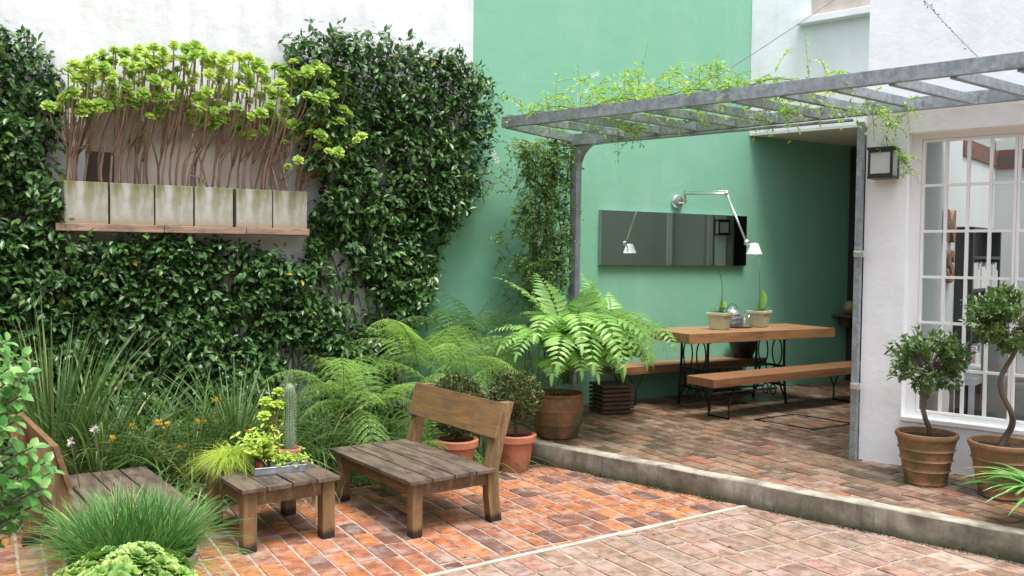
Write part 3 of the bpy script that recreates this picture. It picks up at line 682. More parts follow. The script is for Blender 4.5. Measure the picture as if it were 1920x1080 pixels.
for k in range(6): g.box((-.24+k*.055, 0, .145), (.02, .28, .01))
obj('pedal', g, 'iron', t)
def bench(label, loc, rz, ln, proto=None):
    t = thing('bench', label, 'bench', loc, rz, 'wooden benches at the dining table'); hz = .62-DZ
    g = Geo()
    for i in range(2): g.span((0, i*.19, hz-.085), (ln, (i+1)*.19-.003, hz), .004)
    obj('seat', g, 'bench', t)
    for x in (.28, ln-.4):
        g = Geo()
        for y in (.05, .33):
            g.tube([(x-.11, y, hz-.085), (x, y, .16), (x+.11, y, hz-.085)], .009, 6); g.tube([(x, y, .16), (x, y, 0)], .009, 6)
        g.tube([(x, .05, .012), (x, .33, .012)], .009, 6); obj('leg', g, 'iron', t)
    return t
bench('red brown bench in front of the table on bent iron rod legs', (6.30, 6.66, DZ), R(3), 2.75)
bench('red brown bench behind the table against the green wall', (6.0, 7.82, DZ), R(.5), 2.28)

# pots with orchids
def sqpot(label, u, v, leafs, spike, seed):
    p = at_z(u, v, TZ); t = thing('orchid_pot', label, 'orchid', (p[0], p[1], TZ+.002), R(20))
    g = Geo()
    g.box((0, 0, .085), (.20, .20, .17), bev=.008, taper=.8); g.box((0, 0, .175), (.225, .225, .035), bev=.006); obj('pot', g, 'palepot', t)
    g = Geo(); g.box((0, 0, .187), (.19, .19, .016)); obj('soil', g, 'soil', t)
    g = Geo()
    for (dx, dy, up, ln, wd) in leafs: g.inst(leafT(.42, 4, .2, .25), [(0, 0, .19)], [(dx, dy, up)], [(0, -.3, 1) if up < 1 else (-.5, -1, .2)], [(ln*wd, ln, ln)], [.4+.3*random.random()])
    obj('leaves', g, 'orchid', t, 1)
    g = Geo(); g.tube(np.array(spike), np.linspace(.006, .003, len(spike)), 6)
    obj('flower_spike', g, 'greenstem', t, 1)
sqpot('pale green pot with leaning orchid stem left of the canister', 1349, 618, [(-.5, -.6, .6, .16, 1), (.5, -.1, 1.2, .17, .9), (1, .1, .8, .26, .7), (-.2, .3, .3, .14, .9)], [(0.05, 0, .19), (.05, .0, .40), (.04, 0, .52), (.0, 0, .60), (-.08, -.02, .66), (-.17, -.03, .73)], 1)
sqpot('pale green pot with upright orchid stem right of the canister', 1423, 613, [(.5, -.2, 1.3, .28, 1), (.9, 0, .9, .22, .9), (-.7, -.2, .6, .16, .9), (.1, -.9, .4, .12, .8)], [(0, 0, .19), (.01, 0, .35), (0, 0, .5), (-.02, 0, .62), (-.03, 0, .80)], 2)
p = at_z(1383, 614, TZ)
t = thing('glass_canister', 'grey glass and metal canister between the two orchid pots', 'canister', (p[0]-.02, p[1]+.07, TZ+.012))
g = Geo(); g.lathe([(0, 0), (.085, 0), (.09, .02), (.09, .15), (.07, .185), (.03, .20), (.02, .22), (0, .225)], n=24); obj('canister_body', g, 'zinc', t, 2)
g = Geo(); a_ = np.linspace(0, math.pi, 12); g.tube(np.stack([.09*np.cos(a_), 0*a_, .16+.1*np.sin(a_)], 1), .004, 6)
for z in (.03, .08, .13): g.lathe([(.091, z), (.094, z+.004), (.091, z+.008)], n=24)
obj('wire_cage', g, 'black', t)
t = thing('milk_jug', 'small steel jug with spout in front of the grey canister', 'jug', (p[0]+.07, p[1]-.04, TZ+.012))
g = Geo(); g.lathe([(0, 0), (.045, 0), (.047, .03), (.036, .1), (.03, .12), (.032, .13), (.0, .14)], n=20); obj('jug_body', g, 'alu', t, 2)
g = Geo(); g.tube([(.03, 0, .06), (.06, 0, .10), (.075, 0, .14)], [.01, .008, .006], 6); obj('spout', g, 'alu', t, 1)
g = Geo(); g.tube(bez((-.03, 0, .11), (-.09, 0, .09), (-.04, 0, .03)), .004, 6); obj('handle', g, 'black', t, 1)
g = Geo(); g.lathe([(0, 0), (.15, 0), (.16, .012), (.155, .012), (.145, .005), (0, .005)], n=28); tag(obj('tray', g, 'wicker', smooth=2, loc=(p[0]+.02, p[1]+.01, TZ+.002)), 'round dark tray under the canister and jug', 'tray')
p = at_y(1393, 672, 8.0)
t = thing('black_bowl', 'deep black bowl standing on the rear bench', 'bowl', (p[0], 8.0, .622)); g = Geo(); g.lathe([(0, 0), (.11, 0), (.12, .02), (.17, .16), (.175, .2), (.165, .2), (.11, .03), (0, .02)], n=32); obj('bowl_body', g, 'black', t, 2)
g = Geo(); g.lathe([(.176, .195), (.182, .2), (.176, .207), (.168, .2)], n=32); obj('bowl_rim', g, 'black', t, 1)

# dark cupboard standing in for the dark doorway, with shelf and ball
cx = at_y(1591, 400, YW)[0]
t = thing('dark_doorway_panel', 'tall nearly black cupboard standing in for the dark doorway of the passage', 'panel', (cx, 7.9, DZ)); g = Geo(); g.span((0, -.5, 0), (.5, .31, 3.18), .004); obj('panel_body', g, 'dark', t)
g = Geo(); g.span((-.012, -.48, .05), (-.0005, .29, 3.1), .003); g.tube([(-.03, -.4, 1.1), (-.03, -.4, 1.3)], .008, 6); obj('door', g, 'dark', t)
p = at_y(1590, 590, 8.05)
t = thing('wall_shelf', 'small dark wall shelf carrying a ball near the cupboard', 'shelf', (p[0], 8.15, p[2]))
g = Geo(); g.span((-.14, -.25, -.03), (.16, .06, 0), .003); obj('shelf_board', g, 'wicker', t); g = Geo(); g.span((-.01, -.12, -.16), (.02, .05, -.03)); obj('bracket', g, 'wicker', t)
def ballm():
    M = MT('coloured_ball', Roughness=.4); n = M.noise(7, detail=1)
    M.set(Base_Color=M.ramp(n, [(.3, (.03, .12, .35)), (.45, (.4, .3, .08)), (.55, (.35, .09, .04)), (.7, (.1, .3, .2))])); return M.m
bm = bmesh.new(); bmesh.ops.create_uvsphere(bm, u_segments=20, v_segments=12, radius=.095); g = Geo(); g.bm(bm); tag(obj('ball', g, ballm(), smooth=1, loc=(p[0], 8.03, p[2]+.095)), 'multicoloured ball resting on the dark wall shelf', 'ball')

# hatch frame in the deck
hp = [at_z(1415, 787, DZ)[:2], at_z(1525, 806, DZ)[:2], at_z(1600, 795, DZ)[:2]]; hp.append(hp[0]+hp[2]-hp[1]); g = Geo()
for i in range(4): a, b = hp[i], hp[(i+1) % 4]; g.beam((*a, DZ+.002), (*b, DZ+.002), .022, .012, 0)
tag(obj('drain_hatch', g, 'iron'), 'thin black metal frame of a tiled floor hatch', 'hatch')

# ================================================================== LOUNGE CHAIRS AND LOW TABLE
def make_chair(label):
    t = thing('lounge_chair', label, 'chair', group='low teak lounge chairs'); D, Wd, h = .66, 1.12, .385
    r2 = np.random.default_rng(2)
    g = Geo()
    for i in range(4):
        x0_ = -.05+i*(D+.03)/4; g.box((x0_+(D+.03)/8, Wd/2, h-.012+r2.uniform(-.002, .002)), ((D+.03)/4-.012, Wd+.09, .026), bev=.004, rnd=i/4)
    obj('seat', g, 'teak', t)
    for y in (.0, Wd): g = Geo(); g.box((.035, y+(.035 if y == 0 else -.035), (h-.026)/2), (.075, .075, h-.026), bev=.006); obj('leg', g, 'teakleg', t)
    for y in (.0, Wd):                              # rear legs run up into the raked back
        g = Geo(); yy = y+(.03 if y == 0 else -.03); pr = [(.665, 0), (.64, .18), (.635, .36), (.67, .52), (.76, .82)]
        V = []
        for x, z in pr:
            for dx, dy in ((-.045, -.035), (.045, -.035), (.045, .035), (-.045, .035)): V.append((x+dx, yy+dy, z))
        F = [(0, 3, 2, 1), (16, 17, 18, 19)]
        for i in range(4):
            for j in range(4): a, b = i*4+j, i*4+(j+1) % 4; F.append((a, b, b+4, a+4))
        g.add(V, [np.array(F)]); obj('rear_leg', g, 'teakleg', t)
    for y in (.03, Wd-.03): g = Geo(); g.box((.335, y, h-.075), (.53, .03, .085), bev=.003); obj('side_rail', g, 'teakrail', t)
    for x in (.03, .60): g = Geo(); g.box((x, Wd/2, h-.075), (.03, Wd-.16, .085), bev=.003); obj('cross_rail', g, 'teakrail', t)
    g = Geo(); a_ = math.atan2(.09, .30); rot = np.array([(math.cos(a_), 0, math.sin(a_)), (0, 1, 0), (-math.sin(a_), 0, math.cos(a_))])
    g.box((.668, Wd/2, .705), (.028, Wd+.06, .25), rot, .004); obj('backrest', g, 'teakback', t)
    return t
ROT = R(6)
c1 = make_chair('low teak lounge chair with plank seat, right of the small table'); c1.location = (2.39, 5.27, .0); c1.rotation_euler.z = ROT
c2 = copy_tree(c1); c2['label'] = 'low teak lounge chair at the left edge, partly hidden by grass pot'; c2.location = (.90, 6.42, 0); c2.rotation_euler.z = ROT+math.pi
t = thing('side_table', 'small square teak side table holding a tray of plants', 'table', (1.36, 5.48, 0), ROT); h = .405; sx, sy = .60, .70
for i in range(4):
    x = sx/4; g = Geo() if i == 0 else g; g.box((-.03+(i+.5)*(sx+.06)/4, sy/2, h-.012+[0, -.003, .002, -.001][i]), ((sx+.06)/4-.011, sy+.07, .028), bev=.004)
obj('tabletop', g, 'teak', t)
for x in (.04, sx-.04):
    for y in (.04, sy-.04): g = Geo(); g.box((x, y, (h-.028)/2), (.085, .085, h-.028), bev=.006); obj('leg', g, 'teakleg', t)
for y in (.03, sy-.03): g = Geo(); g.box((sx/2, y, h-.075), (sx-.16, .03, .09), bev=.003); obj('rail', g, 'teakrail', t)
for x in (.03, sx-.03): g = Geo(); g.box((x, sy/2, h-.075), (.03, sy-.16, .09), bev=.003); obj('rail', g, 'teakrail', t)

# ================================================================== POTS
def pot_prof(rt_, rb, h, rim=.03, rimh=.05, wall=.02):
    return [(0, 0), (rb, 0), (rb+.004, .01), (rt_-.012, h-rimh), (rt_+rim*.4, h-rimh+.004), (rt_+rim*.5, h-.006), (rt_+rim*.3, h), (rt_-wall, h), (rt_-wall-.01, h-.04), (0, h-.042)]
def soil_disc(t, r, z):
    g = Geo(); k = 24; V = [(0, 0, z+.01)]+[(r*c*math.cos(a), r*c*math.sin(a), z+random.uniform(-.004, .01)) for c in (.5, 1) for a in np.arange(k)*2*math.pi/k]
    F3 = [(0, 1+i, 1+(i+1) % k) for i in range(k)]; F4 = [(1+i, 1+k+i, 1+k+(i+1) % k, 1+(i+1) % k) for i in range(k)]
    g.add(V, [np.array(F3), np.array(F4)]); return obj('soil', g, 'soil', t)
def ball_leaves(g, c, r, k, T, size, squash=1., fill=.35, rnd=(0, 1), lump=.0, up=.3):
    d = nrm(rvec(k)); rad = r*(1-fill*rng.random(k)**1.8)
    if lump: rad = rad*(1+lump*np.sin(d[:, 0]*5+1)*np.cos(d[:, 1]*6+d[:, 2]*4))
    p = np.array(c)+d*rad[:, None]*np.array([1, 1, squash])
    dd = nrm(d+rvec(k, .55)+[0, 0, up]); nn = nrm(d+rvec(k, .5)+[0, 0, .6])
    g.inst(T, p, dd, nn, size*rng.uniform(.7, 1.25, k), rng.uniform(rnd[0], rnd[1], k)); return p

# ribbed pots with crooked topiary trees
def ribpot(t, r=.217, h=.385):
    prof = [(0, 0), (r*.66, 0), (r*.70, .012), (r*.68, .03)]
    for i in range(1, 40):
        z = .03+(h-.03-.045)*i/40; rr = r*(.68+.27*(i/40)); ribs = [.25, .5, .75]
        b_ = sum(.011*math.exp(-((i/40-q)/.022)**2) for q in ribs); prof.append((rr+b_, z))
    prof += [(r*.985, h-.043), (r*1.02, h-.025), (r*1.0, h-.004), (r*.96, h), (r*.9, h-.004), (r*.88, h-.05), (0, h-.05)]
    g = Geo(); g.lathe(prof, n=40); obj('pot', g, 'terra2', t, 2); soil_disc(t, r*.87, h-.045)
def sprig_crown(t, c, r, k, size, squash, seed):
    g = Geo(); gs = Geo(); nsh = 110
    d = nrm(rvec(nsh)+[0, 0, .15]); rad = r*rng.uniform(.7, 1.12, nsh); tip = np.array(c)+d*rad[:, None]*[1, 1, squash]
    for i in range(nsh):
        b_ = np.array(c)+d[i]*rad[i]*.25*np.array([1, 1, squash])+[0, 0, -.05]; gs.tube(bez(b_, (b_+tip[i])/2+rng.normal(size=3)*.02, tip[i], 4), [.004, .003, .002, .001], 4)
        m_ = k//nsh; tt = rng.uniform(.45, 1.05, m_); p = b_+(tip[i]-b_)*tt[:, None]+rvec(m_, .012)
        dd = nrm(d[i]*.8+rvec(m_, .75)+[0, 0, .25]); g.inst(LEAF, p, dd, nrm(rvec(m_, .5)+[0, 0, 1]), size*rng.uniform(.6, 1.2, m_), rng.random(m_)*.9+.1*rng.random())
    obj('twigs', gs, 'stem', t); obj('foliage', g, 'bay', t)
pa = at_z(1735, 905, DZ); t = thing('topiary_tree', 'crooked stem topiary tree in ribbed pot, left of the pair', 'potted tree', (pa[0], pa[1], DZ), group='topiary trees in ribbed terracotta pots')
ribpot(t)
g = Geo(); g.tube([(.02, 0, .33), (.035, 0, .40), (-.02, 0, .48), (-.055, 0, .56), (-.04, .0, .63), (0, 0, .70), (.01, 0, .80)], [.022, .019, .018, .018, .017, .015, .01], 8); obj('trunk', g, 'stem', t, 1)
sprig_crown(t, (.0, 0, .91), .265, 2200, .054, .86, 1)
pb_ = at_z(1880, 930, DZ); t = thing('topiary_tree', 'taller topiary tree with twisted stem in ribbed pot, right of the pair', 'potted tree', (pb_[0], pb_[1], DZ), group='topiary trees in ribbed terracotta pots')
ribpot(t, .232, .39)
zz = np.linspace(.33, 1.12, 26); g = Geo(); g.tube(np.stack([.05*np.sin((zz-.33)*12)+.01, .04*np.cos((zz-.33)*12), zz], 1), np.linspace(.024, .014, 26), 8); obj('trunk', g, 'stem', t, 1)
sprig_crown(t, (.03, 0, 1.26), .27, 2600, .052, .82, 2)

# clipped boxwood balls behind the chair
def boxball(label, x, y, r, cz, low):
    t = thing('boxwood_ball', label, 'potted shrub', (x, y, 0), group='clipped boxwood balls in terracotta pots')
    g = Geo(); g.lathe(pot_prof(.17, .12, .31, .03, .06), n=36); obj('pot', g, 'terra', t, 2); soil_disc(t, .15, .275)
    g = Geo(); g.tube([(0, 0, .26), (.01, 0, .36), (0, .01, cz)], [.018, .016, .012], 8)
    for _ in range(26):
        d_ = nrm(rng.normal(size=3)); g.tube([(0, 0, cz-.1), np.array((0, 0, cz))+d_*r*.8], [.006, .002], 4)
    obj('trunk', g, 'stem', t, 1)
    g = Geo(); ball_leaves(g, (0, 0, cz), r, 4600, LEAFS, .030, .92, .34, lump=.07); ball_leaves(g, (0, 0, cz), r*1.1, 260, LEAFS, .03, .95, .12, (.6, 1), lump=.07)
    if low: ball_leaves(g, (0, 0, cz-r*.9), r*.8, 1800, LEAFS, .028, .7, .4, (0, .5))
    obj('foliage', g, 'box', t)
ya = 6.62; xa = ya*ray(856, 830)[0]/ray(856, 830)[1]
boxball('clipped boxwood ball in clay pot directly behind the backrest', xa, ya, .205, .65, True)
boxball('clipped boxwood ball in clay pot right of the lounge chair', *at_z(965, 880, 0)[:2], .215, .64, False)

# ferns
def frond_pts(L_, az, el0, droop, n=16):
    t = np.linspace(0, 1, n); a = el0-droop*t**1.3; ds = L_/(n-1)
    r_ = np.concatenate([[0], np.cumsum(np.cos(a[:-1])*ds)]); z = np.concatenate([[0], np.cumsum(np.sin(a[:-1])*ds)])
    return np.stack([r_*math.cos(az), r_*math.sin(az), z], 1)
def fine_frond(g, gs, base, L_, az, el0, droop, wid, r0):
    """bipinnate frond: feathery leaflets on every side rib"""
    C_ = frond_pts(L_, az, el0, droop, 30)+base; T = nrm(np.gradient(C_, axis=0)); side = np.array([-math.sin(az), math.cos(az), 0.]); side = nrm(side+rng.normal(size=3)*.12)
    gs.tube(C_[::3], np.linspace(.005, .0012, 10), 4); stp = max(1, round(.056/(L_/29)))
    LP = leafT(.42, 1, .1, .1)
    P_, D_, N_, S_, Q_ = [], [], [], [], []
    for i in range(4, 30, stp):
        t = i/29; pl = wid*math.sin(math.pi*min(1, (t-.08)*1.05))**.7*(1.12-t*.45) if t < .98 else wid*.1
        up = np.cross(side, T[i]); up = up*np.sign(up[2]+1e-6)
        for s_ in (-1, 1):
            d = nrm(side*s_+T[i]*(.45)+np.array([0, 0, -.18])); k = max(3, int(pl/.0095)); q = np.linspace(.06, 1, k)
            pp = C_[i]+d*(pl*q)[:, None]+np.array([0, 0, -1])*(pl*q**2*rng.uniform(.25, .5))[:, None]
            for s2 in (-1, 1):
                dd = nrm(d*.55+np.cross(up, d)*s2); P_.append(pp); D_.append(np.broadcast_to(dd, pp.shape)); N_.append(np.broadcast_to(up, pp.shape)); S_.append((pl*.085*(1.1-q)+.008)*rng.uniform(.75, 1.2, k)); Q_.append(.35*q+.25*t-.3+0*q)
    P_, D_, N_, S_, Q_ = map(np.concatenate, (P_, D_, N_, S_, Q_)); g.inst(LP, P_, D_+rvec(len(P_), .06), N_+rvec(len(P_), .1), S_, np.clip(r0+Q_+rng.normal(0, .12, len(P_)), 0, 1))
def broad_frond(g, gs, base, L_, az, el0, droop, wid, r0):
    n = 24; C_ = frond_pts(L_, az, el0, droop, n)+base; T = nrm(np.gradient(C_, axis=0)); side = nrm(np.array([-math.sin(az), math.cos(az), 0.])+rng.normal(size=3)*.1)
    gs.tube(C_[::2], np.linspace(.006, .0015, 12), 5); LP = leafT(.30, 4, .14, .30, shape=.75)
    P_, D_, N_, S_ = [], [], [], []
    for i in range(5, n):
        t = i/(n-1); pl = wid*math.sin(math.pi*min(1, (t-.1)*1.06))**.6*(1.1-t*.5) if t < .97 else wid*.25
        up = np.cross(side, T[i]); up = up*np.sign(up[2]+.3*(up@np.array([math.cos(az), math.sin(az), 0]))+1e-6)
        for s_ in (-1, 1): P_.append(C_[i]); D_.append(nrm(side*s_+T[i]*.5+up*.12+rng.normal(size=3)*.06)); N_.append(up+rng.normal(size=3)*.12); S_.append(pl)
    P_.append(C_[-1]); D_.append(T[-1]); N_.append(up); S_.append(wid*.45)
    S_ = np.array(S_); g.inst(LP, np.array(P_), np.array(D_), np.array(N_), S_, np.clip(r0+rng.normal(0, .15, len(S_)), 0, 1))
def fern(name, label, base, fronds, kind, mat, wid, stemmat='greenstem', group=None):
    t = thing(name, label, 'fern', base, group=group); g, gs = Geo(), Geo()
    for (L_, az, el0, dr) in fronds: (fine_frond if kind == 'fine' else broad_frond)(g, gs, np.array([0, 0, 0.])+rng.normal(size=3)*([.13, .13, .05] if kind == 'fine' else [.05, .05, .0]), L_, R(az), R(el0), R(dr), wid*random.uniform(.85, 1.1), random.uniform(.25, .75))
    obj('fronds', g, mat, t, kind != 'fine'); obj('stalks', gs, stemmat, t); return t
random.seed(3)
def around(k, L0, L1, e0, e1, d0, d1, a0=0, a1=360):
    return [(random.uniform(L0, L1), a0+(a1-a0)*(i+random.uniform(-.3, .3))/k, random.uniform(e0, e1), random.uniform(d0, d1)) for i in range(k)]
GRP = 'feathery ferns by the wall'
fern('tree_fern', 'bright feathery fern spreading behind the boxwood balls', (3.62, 7.35, .66), around(24, .7, 1.2, 25, 85, 80, 130), 'fine', 'fernb', .25, group=GRP)
fern('tree_fern', 'bright low feathery fern left of the chair back', (2.72, 7.2, .52), around(22, .55, .95, 20, 85, 80, 130), 'fine', 'fernb', .24, group=GRP)
fern('tree_fern', 'dark tall feathery fern against the green wall', (4.2, 7.85, .95), around(16, .75, 1.05, 45, 85, 75, 120, 150, 400), 'fine', 'fernd', .26, group=GRP)
fern('tree_fern', 'small mid green feathery fern low behind the backrest', (3.2, 6.95, .15), around(20, .5, .8, 15, 80, 70, 120), 'fine', 'fernb', .2, group=GRP)
fern('tree_fern', 'bright feathery fern between the boxwood balls and barrel pot', (4.2, 7.35, .68), around(18, .6, 1.0, 25, 85, 80, 125), 'fine', 'fernb', .23, group=GRP)
# barrel pot with broad fern
bp = at_z(1045, 818, DZ); t = thing('barrel_pot', 'wide mossy terracotta barrel pot holding a broad leafed fern', 'pot', (bp[0], bp[1], DZ))
prof = [(0, 0), (.17, 0), (.185, .012)]
for i in range(30):
    q = i/29; prof.append((.185+.05*math.sin(q*2.3)+.008*math.exp(-((q-.33)/.03)**2)+.008*math.exp(-((q-.66)/.03)**2), .012+q*.37))
prof += [(.235, .385), (.242, .40), (.232, .41), (.215, .405), (.21, .36), (0, .355)]
g = Geo(); g.lathe(prof, n=40); obj('pot', g, 'terra3', t, 2); soil_disc(t, .2, .36)
fern('broad_fern', 'broad leafed glossy fern arching out of the barrel pot', (bp[0]+.14, bp[1]+.06, DZ+.47), [(1.15, 90, 89, 60), (1.2, 150, 88, 70), (1.1, 30, 88, 65), (1.5, 262, 86, 160), (1.45, 282, 86, 158), (1.45, 240, 87, 150), (1.3, 300, 88, 140), (1.3, 220, 87, 135), (.95, 275, 76, 140), (.9, 250, 76, 140), (1.35, 272, 84, 165), (1.3, 250, 84, 160), (1.3, 292, 83, 158), (1.15, 228, 82, 150), (1.1, 205, 82, 140), (1.0, 185, 80, 125), (1.3, 312, 84, 150), (1.2, 335, 84, 130), (1.05, 95, 84, 100), (1.1, 55, 84, 90), (1.1, 20, 80, 110), (1.0, 150, 80, 110), (.8, 262, 70, 130), (.8, 300, 68, 130), (.7, 225, 66, 120), (.75, 345, 66, 120)], 'broad', 'holly', .25, group='broad ferns on the deck edge')
kp = at_z(1146, 772, DZ); t = thing('slatted_planter', 'dark square slatted planter box beside the barrel pot', 'planter', (kp[0], kp[1], DZ), R(-10))
g = Geo()
for k in range(7):
    z = .025+k*.045
    for s_ in (-1, 1): g.box((0, s_*.16, z), (.37, .018, .032), bev=.003); g.box((s_*.16, 0, z), (.018, .30, .032), bev=.003)
obj('slats', g, 'wicker', t); g = Geo(); g.span((-.148, -.148, .005), (.148, .148, .30)); obj('liner', g, 'dark', t); soil_disc(t, .14, .302)
fern('broad_fern', 'broad leafed fern growing upright from the slatted planter', (kp[0]-.06, kp[1], DZ+.43), [(1.4, 262, 87, 150), (1.1, 283, 88, 150), (1.35, 240, 88, 135), (.8, 305, 88, 140), (1.15, 270, 84, 160), (1.25, 250, 84, 155), (.6, 325, 86, 140), (1.15, 100, 89, 55), (1.1, 170, 88, 60), (1.2, 140, 88, 65), (1.2, 100, 86, 75), (1.25, 150, 83, 95), (1.25, 185, 84, 110), (1.2, 215, 83, 130), (1.2, 235, 82, 145), (.9, 60, 89, 55), (.8, 285, 70, 130), (.6, 320, 68, 125), (.8, 240, 70, 120)], 'broad', 'holly', .24, group='broad ferns on the deck edge')

# ================================================================== CLIMBING JASMINE ON THE WALL
YI = YW-.12
outline = [(-330, 70), (0, 62), (50, 66), (95, 92), (122, 140), (118, 200), (100, 290), (98, 400), (120, 448), (180, 462), (250, 446), (360, 450), (470, 472), (560, 500), (585, 440), (600, 360), (570, 300), (560, 235), (548, 190), (540, 105), (560, 62), (600, 62), (660, 78), (760, 92), (840, 104), (885, 135), (905, 165), (915, 215), (910, 280), (895, 330), (870, 385), (832, 440), (815, 500), (800, 560), (770, 620), (760, 680), (740, 780), (735, 900), (-330, 900)]
opoly = np.array([at_y(u, v, YI)[[0, 2]] for u, v in outline])
k = 36000; X = rng.uniform(-1.3, 4.7, k); Z = rng.uniform(.0, 4.0, k); ok = inpoly(X+rng.normal(0, .025, k), Z+rng.normal(0, .025, k), opoly); X, Z = X[ok], Z[ok]
UV = [at_y(*p_, YI) for p_ in ((560, 60), (760, 640))]
dens = noise2(X, Z, 2.6, 3)+.4*noise2(X, Z, 7, 1)
# thinner foliage: low at right where stems show, and beside the recess
thin = (X > 2.35) & (Z < 1.55) & (X < 4.0)
keep = dens > np.where(thin, -.15, -.66)
X, Z, dens = X[keep], Z[keep], dens[keep]
th_ = .06+.24*np.clip((dens+.7)/1.5, 0, 1)+.10*(X > 2.5)*(Z > 2.2)+.04*noise2(X, Z, 13, 5)
kk = len(X); print('jasmine shoots', kk)
sel = rng.random(kk) < .30
Xs, Zs, Ts = X[sel], Z[sel], np.maximum(th_[sel], .05); ns = len(Xs)
base = np.stack([Xs, YW-.03-Ts*rng.uniform(.55, 1., ns), Zs], 1)
sdv = nrm(np.stack([rng.normal(0, .8, ns), -np.abs(rng.normal(.8, .35, ns)), rng.normal(.25, .7, ns)], 1))
g = Geo(); gs = Geo()
for j in range(7):
    s_ = rng.uniform(.0, .14, ns); p = base+sdv*s_[:, None]+rvec(ns, .012); ang = rng.uniform(0, 2*math.pi, ns)
    a1 = nrm(np.cross(sdv, [0, 0, 1.])); a2 = np.cross(a1, sdv); rad = a1*np.cos(ang)[:, None]+a2*np.sin(ang)[:, None]
    d = nrm(rad*.9+sdv*.55+[0, -.1, -.28]+rvec(ns, .15)); nn = nrm(sdv*.5+np.array([0, -.25, .8])+rvec(ns, .25))
    r_ = np.clip(rng.beta(2, 3, ns)*.85+.02+.2*(s_ > .11), 0, .95); r_[rng.random(ns) < .004] = 1.
    g.inst(LEAF, p, d, nn, rng.uniform(.042, .096, ns), r_)
T_ = thing('climbing_jasmine', 'dark glossy jasmine covering the white wall around the planters', 'climber', (1.5, YW-.1, 0))
obj('foliage', g, 'ivy', T_, world=True)
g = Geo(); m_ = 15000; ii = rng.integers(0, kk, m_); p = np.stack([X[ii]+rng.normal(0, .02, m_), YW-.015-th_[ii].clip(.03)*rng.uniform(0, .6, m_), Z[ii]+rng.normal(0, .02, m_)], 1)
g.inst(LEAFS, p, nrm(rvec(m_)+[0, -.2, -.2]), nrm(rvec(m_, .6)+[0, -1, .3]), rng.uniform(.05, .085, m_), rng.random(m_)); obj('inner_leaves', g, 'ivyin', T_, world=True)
for _ in range(150):
    x = rng.uniform(-1.0, 4.2); z = 0.; P_ = [(x, YW-.03, 0)]; dx = rng.normal(0, .12)
    for i in range(16):
        z += .2; dx = dx*.7+rng.normal(0, .05); x += dx; P_.append((x, YW-.03-rng.uniform(0, .03), z))
    P_ = np.array(P_); inn = inpoly(P_[:, 0], P_[:, 2], opoly); c = len(P_) if inn[1:].all() else int(np.argmin(inn[1:]))+1
    if c > 3: gs.tube(P_[:c], np.linspace(rng.uniform(.006, .014), .003, c), 5)
for _ in range(500):
    i = rng.integers(0, ns); b_ = base[i]; gs.tube(bez((b_[0]+rng.normal(0, .08), YW-.02, b_[2]-.12), (b_[0], YW-.06, b_[2]-.02), b_+sdv[i]*.1, 5), [.004, .003, .003, .002, .0015], 4)
obj('stems', gs, 'stem', T_, world=True)
def star(r, k=5):
    V = [(0, 0, .0)]; F = []
    for i in range(k):
        a = 2*math.pi*i/k
        for da, rr, z in ((-.28, .6, .15), (0, 1., .05), (.28, .6, .15)): V.append((rr*math.cos(a+da), rr*math.sin(a+da), z))
        F.append((0, 1+3*i, 2+3*i, 3+3*i))
    return np.array(V)*r, F
STAR = star(1.)
g = Geo(); i = rng.integers(0, ns, 70); g.inst(STAR, base[i]+sdv[i]*.15, rvec(70)+[0, 0, 1.], sdv[i]*[1, 1, 1], rng.uniform(.012, .02, 70), rng.random(70))
for u, v in ((928, 295), (932, 302), (925, 288)): p = at_y(u, v, YW-.42); g.inst(STAR, [p], [(0, 0, 1)], [(-.4, -1, .2)], .035, .5)
obj('flowers', g, 'petal', T_, world=True)['kind'] = 'stuff'
g = Geo(); i = rng.integers(0, ns, 420); g.inst(LEAFS, base[i]+sdv[i]*.15, sdv[i], rvec(420), rng.uniform(.012, .022, 420), .5); obj('buds', g, 'bud', T_, world=True)['kind'] = 'stuff'

# ================================================================== PLANTER LEDGE AND SUCCULENTS
YF = 7.93
xs_ = [(120, 203), (206, 289), (291, 362.5), (365, 437), (443, 510.5), (512, 576)]
sx0, sx1 = at_y(104, 427, YF-.04)[0], at_y(581, 440, YF-.04)[0]; zs = 2.06
t = thing('stone_ledge', 'weathered brown ledge slab carrying the row of concrete boxes', 'ledge', ((sx0+sx1)/2, YW, zs-.06))
q = [sx0, sx0+(sx1-sx0)*.395, sx0+(sx1-sx0)*.725, sx1]
for i in range(3): g = Geo(); g.span((q[i]+.002, YF-.035, zs-.062+.002*i), (q[i+1]-.002, YW+.002, zs-.002*(i % 2)), .006); obj('slab', g, 'stone', t, world=True)
ROS = None
def rosetteT():
    V, F = [], []; 
    lf = np.array([(-.07, 0, 0), (.07, 0, 0), (-.31, .62, .08), (0, .6, -.03), (.31, .62, .08), (-.22, .92, .05), (0, 1.02, -.02), (.22, .92, .05)]); lfF = [(0, 1, 3), (0, 3, 2), (1, 4, 3), (2, 3, 6, 5), (3, 4, 7, 6)]
    for ring, (k, L_, elv, z) in enumerate(((9, 1., -8, 0), (8, .88, 18, .04), (7, .66, 42, .08), (4, .42, 68, .11))):
        for i in range(k):
            a = 2*math.pi*(i+.5*ring)/k+.2*math.sin(i*3.1); e = R(elv+8*math.sin(i*2.3)); c, s_ = math.cos(a), math.sin(a)
            P_ = lf*L_; y = P_[:, 1]*math.cos(e)-P_[:, 2]*math.sin(e); zz_ = P_[:, 1]*math.sin(e)+P_[:, 2]*math.cos(e)+z; x = P_[:, 0]
            o_ = len(V); V += list(np.stack([c*y-s_*x, s_*y+c*x, zz_], 1)); F += [tuple(j+o_ for j in f) for f in lfF]
    V = np.array(V); return np.stack([V[:, 0], V[:, 2], V[:, 1]], 1), F      # y = axis
ROS = rosetteT()
